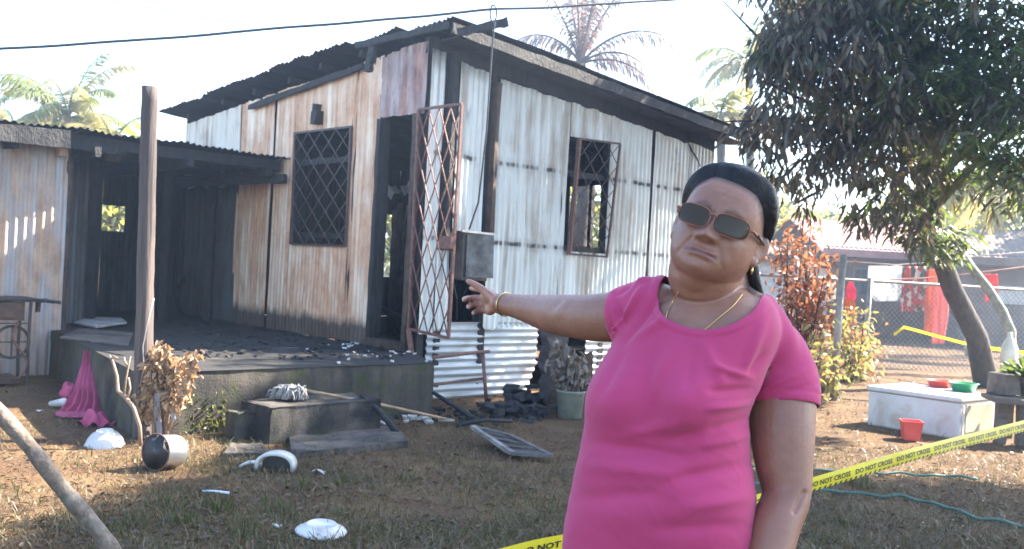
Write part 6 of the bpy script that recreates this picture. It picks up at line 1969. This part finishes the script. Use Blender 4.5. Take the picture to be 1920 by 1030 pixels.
for a_, b_, am, wd_ in folds:
    dd, t = segd(px_, py_, a_, b_)
    dsp += 2.1 * am * gs(dd, wd_ * .75) * np.sin(np.pi * np.clip(.12 + .8 * (1 - t) ** .8, 0, 1))
for k in range(0, len(P)):
    pass
nz = np.array([mnoise.noise(V((p[0] * 7, p[1] * 7, p[2] * 16))) + .5 * mnoise.noise(V((p[0] * 16 + 9, p[1] * 16, p[2] * 30))) for p in P])
rg_ = np.array([(1 - abs(mnoise.noise(V((p[0] * 9 + 3, p[1] * 9, p[2] * 20 + p[0] * 12))))) ** 7 for p in P])
dsp = dsp * front + .0020 * nz + .0011 * (rg_ - .25) * sstep(1.26, 1.05, P[:, 2])
P = P + N_ * dsp[:, None]
# stitched hems of the sleeves
for c_, d_, r_ in ((slR[-1], slR[-1] - slR[-2], .085), (slL[-1], slL[-1] - slL[-2], .1)):
    q = P - np.array(c_); n_ = np.array(d_.normalized()); ax_ = q @ n_
    rad_ = np.linalg.norm(q - ax_[:, None] * n_, axis=1)
    P = P - N_ * (.0016 * gs(ax_ + .024, .0035) * (rad_ < r_))[:, None]
# neck opening
q = P - np.array(NC)
lx, lf, lz = q @ np.array(bx), q @ np.array(bf), q[:, 2]
hh = np.interp(lf, [-.02, .03, .07], [.022, .042, .064])
fneck = np.where(lz > 0, (lx / .100) ** 2 - 1, (lx / .100) ** 2 + (lz / hh) ** 2 - 1)
fneck = np.where(lz < -.12, 1.0, fneck)
band = sstep(.40, .32, fneck) * (np.abs(lx) < .14)
P = P + N_ * (.0022 * band - .0012 * gs(fneck - .42, .06) * (np.abs(lx) < .14))[:, None]
# sleeve ends: open the caps
def cap_f(c, n_, r_):
    n_ = np.array(V(n_).normalized()); q = P - np.array(c)
    ax_ = q @ n_
    rad_ = np.linalg.norm(q - ax_[:, None] * n_, axis=1)
    return np.where((rad_ < r_) & (ax_ > -.03), -(ax_ + .004) / .01, 1.0)
f1 = cap_f(slR[-1], slR[-1] - slR[-2], .085)
f2 = cap_f(slL[-1], slL[-1] - slL[-2], .100)
f2 = np.where(np.linalg.norm(P - np.array(slL[-1]), axis=1) < .105, f2, 1.0)
F_ = np.minimum(np.minimum(fneck, f1), f2)
setco(sme, P)
bm = bmesh.new(); bm.from_mesh(sme); bm.verts.ensure_lookup_table()
inside = F_ < 0
kill = [f for f in bm.faces if all(inside[v.index] for v in f.verts)]
new = {}
for v in bm.verts:
    if inside[v.index]:
        outs = [e.other_vert(v) for e in v.link_edges if not inside[e.other_vert(v).index]]
        if outs:
            acc = V()
            for o_ in outs:
                t = F_[o_.index] / (F_[o_.index] - F_[v.index])
                acc += o_.co.lerp(v.co, t)
            new[v] = acc / len(outs)
bmesh.ops.delete(bm, geom=kill, context='FACES')
for v, c in new.items():
    if v.is_valid: v.co = c
bad = [v for v in bm.verts if v.is_valid and not v.link_faces]
bmesh.ops.delete(bm, geom=bad, context='VERTS')
bv = [v for v in bm.verts if v.is_boundary]
nbr = {v: [e.other_vert(v) for e in v.link_edges if e.is_boundary] for v in bv}
for _ in range(24):                       # even out the cut edges along themselves
    mv = {v: v.co.lerp(sum((q.co for q in n_), V()) / len(n_), .5) for v, n_ in nbr.items() if n_}
    for v, c in mv.items(): v.co = c
inner = {v for b_ in bv for e in b_.link_edges for v in e.verts if not v.is_boundary}
for _ in range(8): bmesh.ops.smooth_vert(bm, verts=list(inner), factor=.5, use_axis_x=True, use_axis_y=True, use_axis_z=True)
bm.to_mesh(sme); bm.free()
sme.polygons.foreach_set('use_smooth', [True] * len(sme.polygons))
def shirtmat():
    m = Mat('magenta jersey'); p = m.co()
    big = m.noise(p, 3, 4, .6)
    c = m.ramp(big, [(.3, (.36, .028, .108)), (.7, (.43, .040, .136))])
    knit = m.noise(m.map(p, (1, 1, .55)), 480, 2, .5)
    m.out(c, .88, 0, m.bump(m.math('ADD', m.math('MULTIPLY', knit, .5), m.math('MULTIPLY', m.noise(p, 28, 4, .6), 1.0)), .25, .004))
    m.put(m.b.inputs['Sheen Weight'], .15); m.put(m.b.inputs['Sheen Roughness'], .45)
    return m.m
# keep the body a little inside its shirt
from mathutils.bvhtree import BVHTree
sb_ = BVHTree.FromPolygons([v.co for v in sme.vertices], [tuple(p.vertices) for p in sme.polygons])
def cut_axis(P_, c_, d_): return (P_ - np.array(c_)) @ np.array(V(d_).normalized())
PB_ = coords(bme)
qx, qy = project(PB_)
q_ = PB_ - np.array(NC)
ok = (PB_[:, 2] < NC.z + .02) & (PB_[:, 2] > .72) & (qx > 1150)
ok &= ~((np.abs(q_ @ np.array(bx)) < .108) & (q_[:, 2] > -.09))
ok &= ~((cut_axis(PB_, slR[-1], slR[-1] - slR[-2]) > -.008) & (qx < 1230))
ok &= ~((cut_axis(PB_, slL[-1], slL[-1] - slL[-2]) > -.008) & (qx > 1395))
for i in np.nonzero(ok)[0]:
    p = V(PB_[i])
    h = sb_.find_nearest(p, .03)
    if h[0] is not None and (p - h[0]).dot(h[1]) > -.004:
        PB_[i] = h[0] - h[1] * .005
setco(bme, PB_)
so_ = link_mesh('t_shirt', sme, shirtmat(), woman)
solid(so_, .003, -1)

# ---- trousers and sandals, below the frame
tro = MB()
for s in (1, -1):
    h0 = hipc + bx * (s * .085)
    limb(tro, [V((h0.x, h0.y, .80)), V((h0.x, h0.y, .70)), V((h0.x, h0.y - .01, .42)), V((h0.x, h0.y + .02, .13))], [.11, .098, .078, .068], 24)
tro.loft([[p + (p - sum(r_, V()) / len(r_)).normalized() * .004 for p in r_] for r_ in tr[-14:]])
tme = union(tro, .008, 8)
tme.polygons.foreach_set('use_smooth', [True] * len(tme.polygons))
link_mesh('trousers', tme, simple('dark trousers', (.02, .02, .03), (.04, .04, .055), 6, .9), woman)
for s in (1, -1):
    h0 = hipc + bx * (s * .085)
    MB().loft([[V((h0.x - .04, h0.y - .07, z)) + V((math.cos(a) * .05, math.sin(a) * .135, 0)) for a in [k * math.pi / 10 for k in range(20)]] for z in (.0, .012)]).build('sandal', M['iron'], woman)

# ---- hair: pulled back from a high forehead into a low knot
hr = MB()
rings = []
for z in list(np.linspace(-.11, .085, 52)) + list(np.linspace(.0875, .1109, 16)):
    r_ = np.array(head_ring(float(z), 120))
    mk = hairmask(r_[:, 0], r_[:, 1], r_[:, 2])
    mk = mk * mk * (3 - 2 * mk)
    nn = np.stack([r_[:, 0] / .077 ** 2, r_[:, 1] / .095 ** 2, (r_[:, 2] - .0) / .105 ** 2], 1)
    nn /= np.linalg.norm(nn, axis=1, keepdims=True)
    th = np.arctan2(r_[:, 0], r_[:, 1])
    st = .0005 * np.array([mnoise.noise(V((float(p[0]) * 60, float(p[1]) * 9, float(p[2]) * 60))) for p in r_])
    off = -.004 + mk * (.0215 + st + .006 * np.clip((r_[:, 2] - .04) / .05, 0, 1))
    r_ = r_ + nn * off[:, None]
    rings.append([hw(*p) for p in r_])
hr.loft(rings)
def hairmat():
    m = Mat('black hair'); p = m.co()
    cb = m.n('ShaderNodeCombineXYZ')
    for k, a_ in enumerate((ex, ef, ez)):
        dn = m.n('ShaderNodeVectorMath', operation='DOT_PRODUCT')
        m.put(dn.inputs[0], p); dn.inputs[1].default_value = tuple(a_)
        m.put(cb.inputs[k], m.math('MULTIPLY', dn.outputs['Value'], (120, 7, 110)[k]))
    s_ = m.noise(cb.outputs[0], 1.0, 4, .6)
    c = m.ramp(s_, [(.3, (.004, .004, .005)), (.62, (.012, .011, .012)), (.8, (.026, .024, .026))])
    return m.out(c, .48, 0, m.bump(s_, .55, .005), Specular_IOR_Level=.22)
M['hair'] = hairmat()
ho = hr.build('hair', M['hair'], woman, True)
kb = MB()
ball(kb, hw(.030, -.098, -.055), (.046, .036, .050))
limb(kb, [hw(.045, -.09, -.06), at(1404, 500, 2.0), at(1412, 526, 2.0), at(1424, 556, 2.02), at(1436, 585, 2.05)], [.022, .018, .016, .011, .004], 14)
km = union(kb, .004, 6)
km.polygons.foreach_set('use_smooth', [True] * len(km.polygons))
link_mesh('hair_knot', km, M['hair'], woman)

# ---- sunglasses
gl = MB()
gc, lw, lh = .0352, .0310, .0192
wrapf = lambda x: .1005 - 4.6 * x * x - .9 * abs(x) * .06
def lens_outline(sx, n=48, k=1.0):
    out = []
    for i in range(n):
        t = 2 * math.pi * i / n
        c, s = math.cos(t), math.sin(t)
        x = lw * k * math.copysign(abs(c) ** .62, c)
        z = lh * k * math.copysign(abs(s) ** .66, s)
        z += -.0030 * (x / lw) * 0 + (.002 * (x / lw) if True else 0)
        out.append((sx * (gc + x), -.004 + z))
    return out
sg = MB()
M['lens'] = (lambda m: m.out(m.ramp(m.noise(m.co(), 6, 2), [(.3, (.026, .017, .009)), (.7, (.055, .038, .021))]), .06, 0, None, Alpha=.84, Specular_IOR_Level=.3))(Mat('dark tinted lens'))
M['copper'] = simple('copper brown frame', (.17, .062, .04), (.27, .105, .065), 30, .30, .05, metal=.35)
fr0 = MB()
for sx in (1, -1):
    ol = lens_outline(sx)
    fr0.tube([hw(x, wrapf(x) + .0015, z) for x, z in ol + ol[:1]], .0012, 8, cap=False)
    fr0.tube([hw(sx * (gc + lw), wrapf(gc + lw), .004), hw(sx * (gc + lw + .006), wrapf(gc + lw) - .004, .005), hw(sx * .0755, .052, .006)], [.0030, .0034, .0030], 8)
br = [(-.0075, .002), (-.004, .005), (0, .006), (.004, .005), (.0075, .002)]
fr0.tube([hw(x, wrapf(x) + .002, z) for x, z in br], .0022, 8)
fo = fr0.build('sunglasses', M['copper'], woman, True)
for sx in (1, -1):
    ol = lens_outline(sx, 48, .985)
    cx_, cz_ = sx * gc, -.004
    rings = [[hw(cx_ + (x - cx_) * k, wrapf(cx_ + (x - cx_) * k) + .0012, cz_ + (z - cz_) * k) for x, z in ol] for k in (1, .8, .6, .4, .2, .03)]
    lm = MB().loft(rings, cap=False)
    lm.f.append(tuple(range(5 * 48, 6 * 48)))
    solid(lm.build('lens', M['lens'], fo, True), .0018, 0)
    MB().tube([hw(sx * .0755, .052, .006), hw(sx * .0815, .02, .006), hw(sx * .0835, -.008, .008), hw(sx * .082, -.028, -.004)], [.0035, .0030, .0028, .002], 8).build('temple', M['lens'], fo, True)
# ---- jewellery
M['gold'] = simple('gold', (.55, .36, .14), (.70, .50, .22), 20, .25, .05, metal=.9)
dgp = bpy.context.evaluated_depsgraph_get()
from mathutils.bvhtree import BVHTree
bvh = BVHTree.FromPolygons([v.co for v in bme.vertices], [tuple(p.vertices) for p in bme.polygons])
def onskin(px, py, lift=.002):
    h = bvh.ray_cast(EYE, ray(px, py).normalized())
    return h[0] + h[1] * lift if h[0] else at(px, py, 2.0)
for pts_ in (((1273, 548), (1262, 568), (1252, 588), (1246, 608)), ((1392, 552), (1374, 575), (1350, 595), (1328, 614), (1306, 629))):
    ps = [onskin(*p) for p in pts_]
    ps = [V(c) for c in catmull([tuple(p) for p in ps], 24)]
    ps = [p + V((0, 0, 0)) for p in ps]
    mb = MB().tube(ps, .0013, 6)
    mb.build('necklace', M['gold'], woman, True)
wc = ra[-2].lerp(ra[-1], .55); wd_ = (ra[-1] - ra[-2]).normalized()
u1 = wd_.orthogonal().normalized(); u2 = wd_.cross(u1)
bvp = []
for i in range(33):
    t = 2 * math.pi * i / 32
    dr_ = u1 * math.cos(t) + u2 * math.sin(t)
    h = bvh.ray_cast(wc + dr_ * .08, -dr_)
    bvp.append((h[0] + dr_ * .0025) if h[0] else wc + dr_ * .03)
MB().tube(bvp, .0017, 7, cap=False).build('bracelet', M['gold'], woman, True)
ep = hw(.0815, -.004, -.044)
MB().tube([ep + (ex * 0 + ez * .004) , ep - Z * .004, ep - Z * .012], [.0015, .0035, .001], 8).build('earring', M['gold'], woman, True)
# ================================================================ thin blue haze added to imitate veiling lens glare
hm = bpy.data.materials.new('veiling glare haze')
hm.use_nodes = True
ht = hm.node_tree
ht.nodes.clear()
hv_ = ht.nodes.new('ShaderNodeVolumePrincipled')
hv_.inputs['Color'].default_value = (.58, .76, 1.0, 1)
hv_.inputs['Density'].default_value = .0038
hv_.inputs['Anisotropy'].default_value = .6
hout = ht.nodes.new('ShaderNodeOutputMaterial')
ht.links.new(hv_.outputs[0], hout.inputs['Volume'])
hz = MB().box((0, 30, 6.6), (260, 130, 15.2)).build('haze', hm)
stuff(hz, 'thin pale haze added over the whole yard to imitate lens glare', 'haze')
